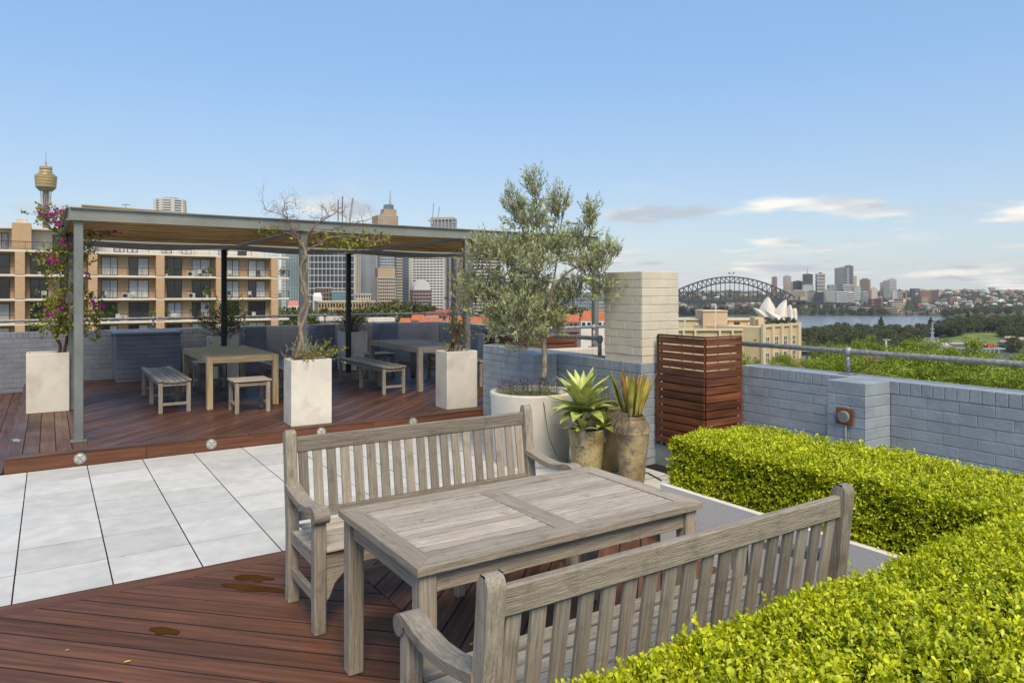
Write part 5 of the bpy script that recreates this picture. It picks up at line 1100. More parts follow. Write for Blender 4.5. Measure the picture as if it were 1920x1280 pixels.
# masts and crane above the beam
DA = 1050; t = thing('antenna_mast', dp(638, 440, DA), 'twin lattice masts rising behind the pergola beam', 'mast'); b = MB()
for x in (634, 642): b.beam(dp(x, 470, DA), dp(x, 368 if x == 642 else 374, DA), 1.1, 1.1)
b.beam(dp(634, 390, DA), dp(642, 390, DA), .8, .8); b.build('mast', TB_DARK, t)
t = thing('tower_crane', dp(657, 440, DA), 'thin tower crane jib beside the twin masts', 'crane'); b = MB(); b.beam(dp(656, 412, DA), dp(662, 371, DA), 2.0, 2.0); b.beam(dp(656, 470, DA), dp(656, 412, DA), 2.2, 2.2); b.build('jib', TB_GREY, t)
t = thing('roof_crane', dp(812, 420, DA + 50), 'pale roof crane beside the columned crown', 'crane'); b = MB(); b.beam(dp(810, 430, DA), dp(813, 381, DA), .9, .9); b.beam(dp(818, 428, DA), dp(824, 388, DA), .9, .9); b.beam(dp(803, 412, DA), dp(812, 420, DA), 2.2, 2.2); b.build('jib', TB_GREY, t)
t = thing('roof_aerial', (7.0, 103, 9.4), 'small television aerial on the brick apartment roof', 'aerial'); b = MB(); p0 = dp(236, 395, 91); b.beam((p0.x, p0.y, 9.2), (p0.x, p0.y, dp(236, 383, 91).z), .06, .06); q = dp(229, 384, 91); q2 = dp(243, 384, 91); b.beam(q, q2, .05, .05)
for i in range(5): r_ = q.lerp(q2, i / 4); b.beam(r_ - Vector((0, .25, 0)), r_ + Vector((0, .25, 0)), .04, .04)
b.build('aerial_rods', RAILM, t)

# ================================================================== low city blocks between the pergola and the towers
def low_block(label, x0, x1, yt, yb, d, wall, roofm=None, rows=0, cols=0, turn=8., name='office_block', cat='building', winm=None, roof=None, depth=.7, rise=3., group=None):
    """low building with window openings built as recessed panes"""
    xc = (x0 + x1) / 2; u = (xc - CAM_CX) / CAM_F; zt = dp(xc, yt, d).z; zb = dp(xc, yb, d).z; zg = min(zb, ground(u, d)) - 2
    az = math.atan2(FW[0] + u * RT[0], FW[1] + u * RT[1]); rz = -az + R(turn); wp = (x1 - x0) * d / CAM_F * math.cos(math.atan(u)); w = wp / (math.cos(R(turn)) + depth * abs(math.sin(R(turn)))); dep = w * depth; c = ud(u, d + dep / 2)
    ax = Vector((math.cos(rz), math.sin(rz), 0)); ay = Vector((-math.sin(rz), math.cos(rz), 0)); t = thing(name, (c.x, c.y, zg), label, cat, group); Z = Vector((0, 0, 1))
    b = MB(); b.obox((c.x, c.y, (zg + zt) / 2), ax * w / 2, ay * dep / 2, Z * (zt - zg) / 2); b.build('wall', wall, t)
    if roof == 'gable':
        b = MB(); o = Vector((c.x, c.y, zt)); e = 1.04; vs = [o - ax * w / 2 * e - ay * dep / 2 * e, o + ax * w / 2 * e - ay * dep / 2 * e, o + ax * w / 2 * e + ay * dep / 2 * e, o - ax * w / 2 * e + ay * dep / 2 * e, o - ax * w * .36 + Z * rise, o + ax * w * .36 + Z * rise]
        b.add(vs, [(0, 1, 5, 4), (1, 2, 5), (2, 3, 4, 5), (3, 0, 4), (3, 2, 1, 0)]); b.build('roof', roofm, t)
    elif roofm is not None:
        b = MB(); b.obox((c.x, c.y, zt + .35), ax * (w / 2 + .5), ay * (dep / 2 + .5), Z * .35); b.build('roof', roofm, t)
    if rows:
        h = (zt - zb) / rows; i_ = 0; wm = winm or DGLASS; pr = .12 + d * .0002
        for r_ in range(rows):
            for k_ in range(cols):
                cc = c + ax * w * ((k_ + .5) / cols - .5) - ay * (dep / 2); p = MB(); p.obox((cc.x, cc.y, zt - h * (r_ + .52)), ax * w / cols * .30, ay * pr, Z * h * .30); p.build('window', wm, t)
                i_ += 1
    return t, c, zt, ax, ay, w, dep
low_block('sandstone building with two rows of square dark windows', 587, 704, 566, 590, 520, far_mat('sandstone', (.46, .33, .19)), TB_CREAM, 2, 20)
low_block('brown stepped office block below the white grid tower', 592, 622, 540, 565, 640, TB_BROWN, TB_CREAM, 3, 5); low_block('pale glass low block beside the brown stepped block', 620, 648, 547, 566, 620, G_TEAL, TB_WHITE, 0, 0)
low_block('white pitched pavilion left of the sandstone building', 586, 604, 556, 566, 560, WHITEP, WHITEP, roof='gable', rise=3); low_block('long tan podium building behind the dark trees', 700, 775, 575, 590, 560, far_mat('tan podium', (.45, .31, .16)), TB_CREAM, 1, 14)
low_block('small white house with pink roof beside the teal tower', 538, 562, 573, 585, 420, WHITEP, far_mat('pink roof', (.45, .16, .13)), 1, 4, roof='gable'); low_block('cream arcaded building behind the back wall', 664, 695, 552, 575, 600, TB_CREAM, TB_WHITE, 3, 6)
low_block('white flat roofed shed just beyond the back wall', 600, 645, 601, 612, 120, WHITEP, SLABW, 0, 0); low_block('white low roof beyond the dark back wall near the red twigs', 690, 735, 603, 612, 130, WHITEP, SLABW, 0, 0); low_block('orange stone building between the trees and red roofs', 752, 772, 577, 592, 400, far_mat('orange stone', (.48, .30, .12)), None, 2, 5)
TERRA = mat('terracotta tile roof', (.42, .105, .045), .85, .25, 1.5, .3, 5, stretch=(1, 1, 6), col2=(.52, .17, .08)); TERRA_D = mat('dull red roof', (.30, .08, .06), .85, .2, 1, .2, 5)
for i, (x0, x1, yt, yb, d, m, lab) in enumerate(((747, 772, 596, 610, 170, TERRA, 'terrace house with bright red tile roof nearest the dark trees'), (768, 800, 590, 606, 200, TERRA, 'red roofed terrace house with a wide hip roof by the climber'), (780, 838, 597, 612, 165, TERRA, 'long red roofed terrace house just above the back wall'),
        (796, 822, 584, 598, 260, TERRA_D, 'dull red gabled house with white walls in the terrace row'), (812, 850, 580, 596, 280, TERRA_D, 'dark red roofed house behind the terrace row'), (832, 872, 593, 610, 180, TERRA, 'red roofed house behind the thin climber'), (868, 925, 594, 612, 175, TERRA, 'red roofed house seen below the olive crown'),
        (1046, 1092, 590, 612, 190, TERRA, 'red roofed house left of the pergola end post'), (1085, 1140, 583, 612, 170, TERRA, 'red roofed house with dormers right of the pergola end post'), (1060, 1090, 575, 585, 330, far_mat('pink render', (.50, .33, .27)), 'pink walled house above the red roofs'))):
    low_block(lab, x0, x1, yt + .62 * (yb - yt), yb + 4, d, (TB_CREAM, TB_BROWN, WHITEP)[i % 3], m, 1, 5, roof='gable', rise=(yb - yt) * d / CAM_F * .62, name='terrace_house', cat='house', depth=.6, group='red roofed houses below the terrace')

# ================================================================== cream building on the right
DC = 142.; cb = thing('cream_building', dp(1390, 690, DC), 'cream rendered corner building with pilasters and white sash windows', 'building'); cz = lambda y: CAM_H - (y - CAM_HY) * DC / CAM_F
CRM, CRM2, CRMS = mat('cream stucco', (.56, .45, .27), .8, .08, .4, 0, blotch=((.44, .33, .19), .5, .55, .75, .4)), mat('pale cream trim', (.62, .52, .34), .8, .05, .5, 0), mat('pinkish cream stucco', (.55, .40, .27), .8, .08, .4, 0)
def cpt(x, d=DC): u = (x - CAM_CX) / CAM_F; return ud(u, d)
A0, A1, A2 = cpt(1395, 140), cpt(1428, 138), cpt(1497, 147)
f2 = (A2 - A1).normalized(); n2 = Vector((f2.y, -f2.x, 0)); n2 = n2 if n2.dot(A1) < 0 else -n2; L2 = (A2 - A1).length; f1 = (A0 - A1).normalized(); n1 = Vector((f1.y, -f1.x, 0)); n1 = n1 if n1.dot(A1) < 0 else -n1
zb_, zt_ = -34, cz(612); b = MB(); Bk = A2 - n2 * 22; Bl = A0 - n2 * 22 - f2 * 2
b.add([A0, A1, A2, Bk, Bl], []); b.v = []; pts = [A0, A1, A2, Bk, Bl]; vs = [Vector((p.x, p.y, zb_)) for p in pts] + [Vector((p.x, p.y, zt_)) for p in pts]; b.add(vs, [(4, 3, 2, 1, 0), (5, 6, 7, 8, 9)] + [(i, (i + 1) % 5, (i + 1) % 5 + 5, i + 5) for i in range(5)]); b.build('main_walls', CRM, cb)
Zv = Vector((0, 0, 1))
for i in range(5):
    o = A1 + f2 * (L2 * (.02 + .96 * i / 4)); b = MB(); b.obox((o + n2 * .25) + Zv * ((zb_ + cz(606)) / 2), f2 * (.55 if i in (0, 4) else .42), n2 * .25, Zv * (cz(606) - zb_) / 2); b.build('pilaster', CRM2, cb)
    if i < 4:
        o = A1 + f2 * (L2 * (.14 + .96 * i / 4))
        b = MB(); b.obox(o + n2 * .1 + Zv * (cz(611) + .15), f2 * L2 * .115, n2 * .2, Zv * .25); b.build('parapet_block', CRM2, cb)
WFR = mat('white sash frame', (.62, .62, .6), .6, .05, 1, 0)
def sash(parent, o, f, n, w, h, zc):
    b = MB(); t = .11
    for s in (-1, 1): b.obox(o + f * s * (w / 2) + n * .06 + Zv * zc, f * t / 2, n * .07, Zv * (h / 2 + t / 2)); b.obox(o + n * .06 + Zv * (zc + s * h / 2), f * (w / 2 - t / 2), n * .068, Zv * t / 2)
    b.obox(o + n * .05 + Zv * zc, f * w / 2 * .9, n * .06, Zv * t / 2); b.obox(o + n * .05 + Zv * zc, f * t / 2, n * .059, Zv * h / 2 * .95); fr = b.build('window', WFR, parent)
    p = MB(); p.obox(o + n * .015 + Zv * zc, f * (w / 2 - t / 2), n * .02, Zv * (h / 2 - t / 2)); p.build('pane', DGLASS, fr, loc=ORG[fr.name])
for r_, y in enumerate((639, 668, 697)):
    for k_, s in enumerate((.14, .38, .62, .86)):
        sash(cb, A1 + f2 * L2 * s, f2, n2, 1.25, 1.9, cz(y) - k_ * .0)
for y in (635, 667): b = MB(); o = A1 + f1 * 1.2; b.obox(o + n1 * .03 + Zv * cz(y), f1 * .25, n1 * .05, Zv * .1); b.build('wall_vent', TB_RED, cb)
# its rear wing and roof rooms, seen above the timber box
def cbox(name, x0, x1, yt, yb, d, dep, m, parent=cb):
    p, q = cpt(x0, d), cpt(x1, d); f = (q - p).normalized(); n = Vector((-f.y, f.x, 0)); n = n if n.dot(p) > 0 else -n; zt = CAM_H - (yt - CAM_HY) * d / CAM_F; zb = CAM_H - (yb - CAM_HY) * d / CAM_F
    b = MB(); b.obox((p + q) / 2 + n * dep / 2 + Zv * (zt + zb) / 2, f * (q - p).length / 2, n * dep / 2, Zv * (zt - zb) / 2); return b.build(name, m, parent)
cbox('front_wing', 1240, 1394, 619, 760, 132, 6, CRM); cbox('wing_parapet', 1240, 1394, 616, 620, 131.6, 1, CRM2); cbox('stair_tower', 1318, 1364, 583, 622, 146, 6, CRMS); cbox('tower_cap', 1317, 1365, 582, 584, 145.8, 6.4, CRM2)
cbox('roof_room', 1262, 1322, 599, 622, 148, 6, CRM); cbox('room_cap', 1260, 1323, 597.5, 600, 147.7, 6.5, CRM2); cbox('roof_room', 1366, 1432, 600, 622, 150, 7, CRM); cbox('room_cap', 1364, 1433, 598, 600.3, 149.6, 7.6, CRM2); cbox('roof_room', 1415, 1432, 595, 612, 145, 3, CRM)
cbox('door', 1402, 1410, 604, 617, 149.8, .3, WFR); cbox('door', 1304, 1311, 606, 620, 147.8, .3, WFR); cbox('window', 1377, 1387, 604, 613, 149.8, .3, DFRAME); cbox('window', 1417, 1422, 599, 612, 144.8, .3, TB_BROWN); cbox('roof_pipe', 1283, 1285, 597, 618, 145, .3, WFR); cbox('flagpole', 1341.3, 1342.7, 571, 618, 140, .12, WFR); cbox('balustrade', 1345, 1364, 608, 614, 144, .2, TB_GREY)
for x in (1258, 1280, 1302, 1348, 1372): cbox('wing_pilaster', x, x + 4, 618, 690, 131.5, .4, CRM2)
# planting on its roof edge
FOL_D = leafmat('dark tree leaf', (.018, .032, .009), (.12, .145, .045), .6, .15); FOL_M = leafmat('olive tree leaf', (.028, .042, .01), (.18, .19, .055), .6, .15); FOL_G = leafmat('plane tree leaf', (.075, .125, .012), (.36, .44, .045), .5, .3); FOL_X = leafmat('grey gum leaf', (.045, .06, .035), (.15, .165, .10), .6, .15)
rg = thing('roof_planting', dp(1460, 607, 150), 'dark roof garden shrubs along the cream parapet', 'shrubs'); n = 900; xs_ = RNG.uniform(1436, 1492, n); P = np.array([dp(x, 607 - random.random() ** .7 * 7 * (1 + .6 * math.sin(x * .55)), 149 + random.random() * 2) for x in xs_]); leaves('foliage', P, runit(n), runit(n), .35, .22, FOL_D, rg)
# pale roofed shed and brown roofs below the trees
low_block('long pale roofed building behind the bright plane trees', 1488, 1622, 660, 700, 175, TB_DARK, mat('weathered metal roof', (.36, .33, .30), .7, .2, .2, 0), 1, 12, turn=4, depth=.25, winm=TB_GREY); low_block('brown flat roofed building between two plane trees', 1615, 1668, 677, 700, 130, mat('brown render', (.33, .22, .14), .8, .1, 1, 0), TB_BROWN, 0, 0)
low_block('red walled building under the long pale roof', 1640, 1668, 668, 690, 190, TB_RED, TB_WHITE, 0, 0)
# ================================================================== trees
def tree_proto(name, h, rad, nclump, per, leaf, m, bark, shape='round', seed=1):
    """prototype tree (linked later as copies): trunk with limbs, crown of leaf clumps spread through its volume"""
    rs = random.Random(seed); b = MB(); ch = h * (.86 if rad > 7 else .62); cz0 = h - ch * .5
    b.tube([(0, 0, -1.5), (.1, 0, h * .25), (0, .15, h * .45), (.1, 0, h * .75)], [h * .028, h * .022, h * .017, h * .006], 8)
    cl = []
    while len(cl) < nclump:
        v = Vector((rs.uniform(-1, 1), rs.uniform(-1, 1), rs.uniform(-1, 1)))
        if v.length > 1 or v.length < .35: continue
        if shape == 'cone': r_ = (1 - (v.z + 1) / 2) ** .8; p = Vector((v.x * rad * r_ * 1.2, v.y * rad * r_ * 1.2, cz0 + v.z * ch * .52))
        elif shape == 'flat': p = Vector((v.x * rad, v.y * rad, h * .72 + v.z * ch * .3))
        else: p = Vector((v.x * rad, v.y * rad, cz0 + v.z * ch * .5))
        k = 1 + .28 * mnoise.noise((p.x / rad * 1.7 + seed * 7, p.y / rad * 1.7, p.z / rad * 1.7)); p = Vector((p.x * k, p.y * k, h * .5 + (p.z - h * .5) * k)); cl.append(p)
    for i in range(9): p = rs.choice(cl); b.tube([(0, 0, h * rs.uniform(.3, .55)), (p.x * .5, p.y * .5, (p.z + h * .45) / 2), p], [h * .011, h * .007, h * .002], 5, cap=False)
    me_o = b; P = []; rv = []
    for p in cl:
        s = rad * rs.uniform(.13, .21); tone = rs.uniform(0, .45)
        for j in range(per):
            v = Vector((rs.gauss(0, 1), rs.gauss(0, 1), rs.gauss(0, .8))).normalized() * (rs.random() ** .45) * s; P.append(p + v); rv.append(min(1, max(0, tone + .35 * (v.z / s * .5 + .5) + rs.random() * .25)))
    P = np.array(P); nn = len(P); D = runit(nn); Nn = np.array([[0, 0, 1.]] * nn) * .6 + runit(nn)
    return (me_o, P, D, Nn, leaf, m, bark, rv, name)
PROTO = {}
def plant_tree(key, loc, s, rz, label, group, name='tree'):
    if key not in PROTO or 'obj' not in PROTO[key]:
        me_o, P, D, Nn, leaf, m, bark, rv, nm = PROTO[key]['raw']; t = thing(name, (0, 0, 0), label, 'tree', group)
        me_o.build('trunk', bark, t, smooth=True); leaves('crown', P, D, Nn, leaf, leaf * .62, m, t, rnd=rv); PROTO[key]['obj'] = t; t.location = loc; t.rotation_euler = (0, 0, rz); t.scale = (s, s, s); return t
    c = copy_tree(PROTO[key]['obj'], None, loc, rz, s); c['label'] = label; c['group'] = group; c.name = name; return c
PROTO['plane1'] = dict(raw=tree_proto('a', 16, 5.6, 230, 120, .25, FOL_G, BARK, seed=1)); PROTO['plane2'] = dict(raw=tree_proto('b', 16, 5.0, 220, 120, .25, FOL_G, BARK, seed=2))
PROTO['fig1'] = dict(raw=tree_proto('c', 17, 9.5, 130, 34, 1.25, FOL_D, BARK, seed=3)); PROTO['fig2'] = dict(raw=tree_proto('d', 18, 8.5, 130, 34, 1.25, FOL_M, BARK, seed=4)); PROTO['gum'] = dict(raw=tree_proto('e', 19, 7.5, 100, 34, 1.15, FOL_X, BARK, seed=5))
PROTO['pine'] = dict(raw=tree_proto('f', 24, 5.2, 120, 26, 1.1, FOL_D, BARK, 'cone', seed=6)); PROTO['pal'] = dict(raw=tree_proto('g', 15, 6., 60, 34, 1.1, FOL_M, BARK, 'flat', seed=8))
# bright plane trees in the street below the right wall: (pixel of crown top, depth, scale)
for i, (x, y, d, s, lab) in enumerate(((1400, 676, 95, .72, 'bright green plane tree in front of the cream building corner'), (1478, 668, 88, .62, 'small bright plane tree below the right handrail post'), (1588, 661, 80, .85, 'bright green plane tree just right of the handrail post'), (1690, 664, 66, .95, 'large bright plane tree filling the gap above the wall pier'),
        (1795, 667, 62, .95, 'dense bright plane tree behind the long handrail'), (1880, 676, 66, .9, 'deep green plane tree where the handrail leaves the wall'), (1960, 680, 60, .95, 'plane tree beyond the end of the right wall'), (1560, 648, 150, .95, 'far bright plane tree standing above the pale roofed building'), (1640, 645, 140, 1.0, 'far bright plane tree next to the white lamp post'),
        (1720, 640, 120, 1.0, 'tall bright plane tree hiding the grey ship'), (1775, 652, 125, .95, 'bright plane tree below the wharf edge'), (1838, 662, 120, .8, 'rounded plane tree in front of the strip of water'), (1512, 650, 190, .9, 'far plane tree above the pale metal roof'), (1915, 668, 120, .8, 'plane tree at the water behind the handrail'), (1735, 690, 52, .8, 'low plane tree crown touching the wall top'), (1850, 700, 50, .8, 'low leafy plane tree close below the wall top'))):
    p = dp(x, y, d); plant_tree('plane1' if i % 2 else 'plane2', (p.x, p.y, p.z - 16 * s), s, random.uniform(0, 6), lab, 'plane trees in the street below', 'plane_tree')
# dark park trees
def park(u, d, key, s=1., lab='dark rounded park tree between the plane trees and the harbour'): z = ground(u, d); plant_tree(key, ud(u, d, z), s, random.uniform(0, 6), lab, 'dark park trees by the harbour', 'park_tree')
random.seed(11)
LBL = {'fig1': 'dark rounded park tree between the plane trees and the harbour', 'fig2': 'olive green park tree in the wood by the harbour', 'gum': 'grey green gum tree among the dark park trees'}
for d, n_, u0, u1 in ((430, 8, .375, .52), (500, 11, .38, .55), (570, 13, .385, .57), (650, 15, .385, .575), (740, 16, .39, .575), (850, 16, .39, .565), (960, 18, .395, .585), (1050, 26, .40, .755), (1110, 22, .42, .755), (1170, 20, .42, .75), (1240, 22, .44, .755), (1320, 9, .60, .76), (1450, 9, .61, .76), (985, 10, .57, .70), (900, 5, .70, .77), (950, 6, .69, .77), (875, 3, .545, .575), (880, 4, .70, .76), (975, 10, .57, .71)):
    for i in range(n_):
        u = u0 + (u1 - u0) * (i + random.uniform(.2, .8)) / n_; k = random.choice(('fig1', 'fig1', 'fig2', 'fig2', 'gum')); s = random.uniform(.85, 1.2) * (.8 if d > 1100 and u < .6 else 1.0)
        if .57 < u < .695 and 845 < d < 962: continue
        park(u, d + random.uniform(-35, 35), k, s, LBL[k])
for x, d, s, l in ((1652, 1190, 1.15, 'tall tiered pine standing against the harbour water'), (1745, 1200, 1.05, 'dark pine left of the lawn by the water'), (1815, 1130, 1.1, 'dark conical pine above the lawn'), (1760, 1180, .8, 'short pine beside the dark pine')): u = (x - 960) / CAM_F; plant_tree('pine', ud(u, d, ground(u, d)), s, 0, l, 'pines by the harbour', 'pine_tree')
# dark trees behind the back wall, left of the red roofs
random.seed(5)
for i, (x, y, d) in enumerate(((548, 585, 210), (575, 590, 180), (600, 592, 200), (625, 590, 230), (655, 588, 240), (690, 585, 260), (715, 574, 330), (738, 572, 300), (775, 572, 330), (800, 578, 360), (668, 595, 170), (640, 597, 160), (545, 600, 150), (525, 602, 140), (710, 590, 200), (735, 588, 210), (1030, 575, 380), (1070, 582, 300), (985, 585, 250), (930, 580, 300))):
    p = dp(x, y, d); s = min(1.0, .5 + d / 500); plant_tree(('fig1', 'fig2')[i % 2], (p.x, p.y, p.z - 16.5 * s), s, i, 'dark green tree in the valley beyond the back wall', 'trees beyond the back wall', 'valley_tree')
# pale rocks at the end of the lawn
ROCK = mat('pale sandstone rock', (.34, .29, .22), .9, .25, .3, .3, 2)
for i, (x, y, r_) in enumerate(((1880, 641, 5), (1893, 634, 6), (1905, 645, 6), (1888, 650, 5), (1914, 637, 7), (1900, 655, 5))):
    d = 870 + 3 * i; c = dp(x, y, d); b = MB(); b.lathe(c, [(.01, -r_), (r_ * .9, -r_ * .6), (r_ * 1.2, 0), (r_ * .8, r_ * .4), (.01, r_ * .55)], 9); b.v = [tuple(Vector(v) + Vector((mnoise.noise((v[0] * .3, v[1] * .3, i)), mnoise.noise((v[1] * .3, i, v[2])), .4 * mnoise.noise((i, v[2] * .3, v[0])))) * r_ * .5) for v in b.v]
    tag(b.build('shore_rock', ROCK, loc=c), 'pale sandstone rock at the end of the park lawn', 'rock', 'rocks at the end of the lawn')
# white lamp post
p = dp(1661, 655, 150); t = thing('lamp_post', (p.x, p.y, p.z - 8), 'white lamp post with a cross arm among the plane trees', 'lamp post'); b = MB(); b.tube([(p.x, p.y, p.z - 8), (p.x, p.y, dp(1661, 638, 150).z)], .22, 8); b.build('pole', WHITEP, t); b = MB(); b.beam(dp(1655, 637, 150), dp(1669, 637, 150), .5, .25); b.build('cross_arm', TB_GREY, t)

# ================================================================== wharf and ship
DS = 835; wh = thing('wharf', dp(1840, 663, DS), 'long blue edged wharf with orange sheds on the water', 'wharf')
def sbox(parent, name, x0, x1, yt, yb, m, d=DS, dep=14): p, q = dp(x0, yb, d), dp(x1, yb, d); zt = dp(x0, yt, d).z; f = (q - p).normalized(); n = Vector((-f.y, f.x, 0)); n = n if n.dot(p) > 0 else -n; b = MB(); b.obox((p + q) / 2 + n * dep / 2 + Zv * (zt - p.z) / 2, Vector((f.x, f.y, 0)) * (q - p).length / 2, n * dep / 2, Zv * (zt - p.z) / 2); return b.build(name, m, parent)
SHIPG, ORANGE, BLUEW = far_mat('ship grey', (.33, .35, .37)), far_mat('orange shed', (.42, .10, .03)), far_mat('wharf blue', (.22, .32, .42))
sbox(wh, 'deck_edge', 1778, 1886, 652.5, 655, BLUEW); sbox(wh, 'pile_row', 1782, 1876, 655.2, 661, TB_DARK)
for i in range(12): sbox(wh, 'fender_pile', 1784 + i * 8, 1785.4 + i * 8, 654, 662, SHIPG, DS - 3, 1)
sbox(wh, 'long_shed', 1782, 1852, 645.5, 652, TB_RED, DS + 10); sbox(wh, 'shed_roof', 1780, 1850, 643.8, 645.6, SHIPG, DS + 9, 18)
cr = thing('orange_crane', dp(1860, 652, DS + 4), 'orange dockside crane cab at the end of the wharf shed', 'crane'); sbox(cr, 'cab', 1852, 1864, 644.5, 652, ORANGE, DS + 4, 8); b = MB(); b.beam(dp(1854, 646, DS), dp(1845, 641, DS), 1.4, 1.4); b.beam(dp(1862, 646, DS), dp(1868, 650, DS), 2, 2); b.build('arm', ORANGE, cr)
shp = thing('navy_ship', dp(1740, 655, DS), 'grey ship with a tall lattice mast moored at the wharf', 'ship'); sbox(shp, 'hull', 1692, 1785, 648, 660, SHIPG, DS - 10, 12); sbox(shp, 'superstructure', 1715, 1780, 643.5, 648.2, far_mat('ship upperworks', (.45, .46, .50)), DS - 8, 8); sbox(shp, 'bridge_deck', 1735, 1762, 638, 643.6, SHIPG, DS - 7, 7); sbox(shp, 'awning', 1692, 1702, 645, 648.4, ORANGE, DS - 8, 7); b = MB()
b.beam(dp(1748, 640, DS), dp(1748, 604, DS), 1.3, 1.3); b.beam(dp(1744, 640, DS), dp(1748, 622, DS), .7, .7); b.beam(dp(1752, 640, DS), dp(1748, 622, DS), .7, .7); b.beam(dp(1735, 634, DS), dp(1760, 634, DS), .8, .8); b.beam(dp(1744, 617, DS), dp(1752, 617, DS), .8, .8); b.beam(dp(1745, 624, DS), dp(1751, 624, DS), 1.6, 1.6); b.beam(dp(1735, 645, DS), dp(1735, 632, DS), .7, .7); b.beam(dp(1759, 645, DS), dp(1759, 634, DS), .7, .7); b.build('mast', SHIPG, shp)
LAWN = mat('lawn', (.11, .16, .04), .95, .2, .05, 0, col2=(.17, .22, .065)); b = MB(); lv_ = []; lf = []
us = [.560 + i * .012 for i in range(17)]; dd = [872, 880, 890, 905, 920, 940, 957]
for u in us:
    for d in dd: lv_.append(ud(u, d, ground(u, d) + .35))
for i in range(len(us) - 1):
    for j in range(len(dd) - 1): lf.append((i * 7 + j, i * 7 + j + 1, i * 7 + 8 + j, i * 7 + 7 + j))
b.add(lv_, lf); struct(b.build('park_lawn', LAWN, smooth=True))

# ================================================================== opera house
DO_ = 1700.; SHELL = far_mat('cream shell tiles', (.64, .60, .51), .45, .05); oh = thing('opera_house', dp(1455, 605, DO_), 'white shell roofed opera house on the harbour point', 'opera house'); ko = DO_ / CAM_F; rt = Vector((RT[0], RT[1], 0)); fwv = Vector((FW[0], FW[1], 0))
def sail(left, right, w, dd_=0.):
    """shell roof: bulged front and back skins between a ridge edge and a mouth edge (pixel outlines, base to peak)"""
    m_ = 10; n = 12; Lp = []
    def along(pts, t): f = t * (len(pts) - 1); i = min(int(f), len(pts) - 2); f -= i; return pts[i][0] + (pts[i + 1][0] - pts[i][0]) * f, pts[i][1] + (pts[i + 1][1] - pts[i][1]) * f
    b = MB()
    for s in (-1, 1):
        vs = []
        for i in range(n + 1):
            a, c = along(left, i / n), along(right, i / n)
            for j in range(m_ + 1):
                q = j / m_; vs.append(dp(a[0] + (c[0] - a[0]) * q, a[1] + (c[1] - a[1]) * q, DO_ + dd_) + fwv * s * w * math.sin(math.pi * q) ** .7 * (1 - .75 * i / n))
        b.add(vs, [(i * (m_ + 1) + j, i * (m_ + 1) + j + 1, (i + 1) * (m_ + 1) + j + 1, (i + 1) * (m_ + 1) + j) for i in range(n) for j in range(m_)])
    b.build('shell', SHELL, oh, smooth=True)
sail([(1434, 600), (1424, 593), (1416, 585), (1410.5, 576)], [(1437, 600), (1434, 588), (1426, 580.5), (1410.5, 576)], 14, 6)
sail([(1424, 600), (1421.5, 590), (1423.5, 578), (1430, 567), (1436.5, 559.5), (1440, 556.5)], [(1462, 600), (1458, 586), (1452.5, 574), (1447, 565), (1443, 559), (1440, 556.5)], 26, 30)
sail([(1446, 600), (1449, 590), (1456, 577.5), (1463, 569), (1469.5, 564), (1473.3, 562)], [(1477.5, 600), (1477, 590), (1476.3, 580), (1475.5, 572), (1474.6, 566), (1473.3, 562)], 24, 12)
sail([(1473, 598), (1475, 587), (1476.5, 578), (1479, 573), (1481.5, 571)], [(1487, 598), (1486.6, 588), (1485.6, 580), (1484, 574), (1481.5, 571)], 16, 0)
sail([(1483, 598), (1484, 588), (1485.5, 581), (1487, 578.5), (1490, 577.5)], [(1494.5, 598), (1494.5, 588), (1494, 582), (1493.4, 578.5), (1490, 577.5)], 14, 0)
sail([(1445, 599), (1440.5, 593), (1436.5, 587), (1433.5, 581.5)], [(1474, 599), (1462, 591.5), (1449, 586), (1433.5, 581.5)], 14, -34)
PODI = far_mat('pink granite podium', (.36, .25, .19)); sbox(oh, 'podium', 1420, 1500, 599.5, 612, PODI, DO_ - 35, 110)
for i, (x0, x1) in enumerate(((1436, 1444), (1449, 1458), (1462, 1469), (1476, 1483))): sbox(oh, 'glass_wall', x0, x1, 594.5, 599.6, G_DARK, DO_ - 26, 20)

# ================================================================== arch bridge
ARCH = far_mat('bridge steel grey', (.035, .037, .042)); PYL = far_mat('granite pylon', (.36, .31, .24)); br = thing('arch_bridge', dp(1369, 590, 2350), 'grey steel arch bridge with stone pylons across the harbour', 'bridge')
DBR = lambda x: 2300 + (x - 1369) * 1.3
xl, xr = 1247, 1490; NP = 28
def top_y(x): q = (x - 1368.5) / 121.; return 519 + 37.5 * abs(q) ** 1.9
def bot_y(x): q = (x - 1368.5) / 121.; return 529.5 + 55 * abs(q) ** 2.0
for off, nm in ((0, 'arch_truss'), (30, 'arch_truss')):
    b = MB(); tp_ = []; bt_ = []
    for i in range(NP + 1):
        x = xl + (xr - xl) * i / NP; tp_.append(dp(x, top_y(x), DBR(x) + off)); bt_.append(dp(x, bot_y(x), DBR(x) + off))
    for i in range(NP):
        b.beam(tp_[i], tp_[i + 1], 3.0, 3.8); b.beam(bt_[i], bt_[i + 1], 3.0, 4.0); b.beam(tp_[i], bt_[i], 2.0, 2.2)
        if i < NP // 2: b.beam(tp_[i], bt_[i + 1], 1.9, 2.0)
        else: b.beam(bt_[i], tp_[i + 1], 1.9, 2.0)
    b.build(nm, ARCH, br)
    b = MB()
    for i in range(2, NP - 1):
        x = xl + (xr - xl) * i / NP; y = bot_y(x)
        if y < 560: b.beam(dp(x, y, DBR(x) + off), dp(x, 562, DBR(x) + off), 1.6, 1.6)
    stuff(b.build('deck_hangers', ARCH, br))
b = MB(); b.beam(dp(1235, 564, DBR(1235) + 15), dp(1500, 564.5, DBR(1500) + 15), 48, 7.5); b.build('road_deck', ARCH, br)
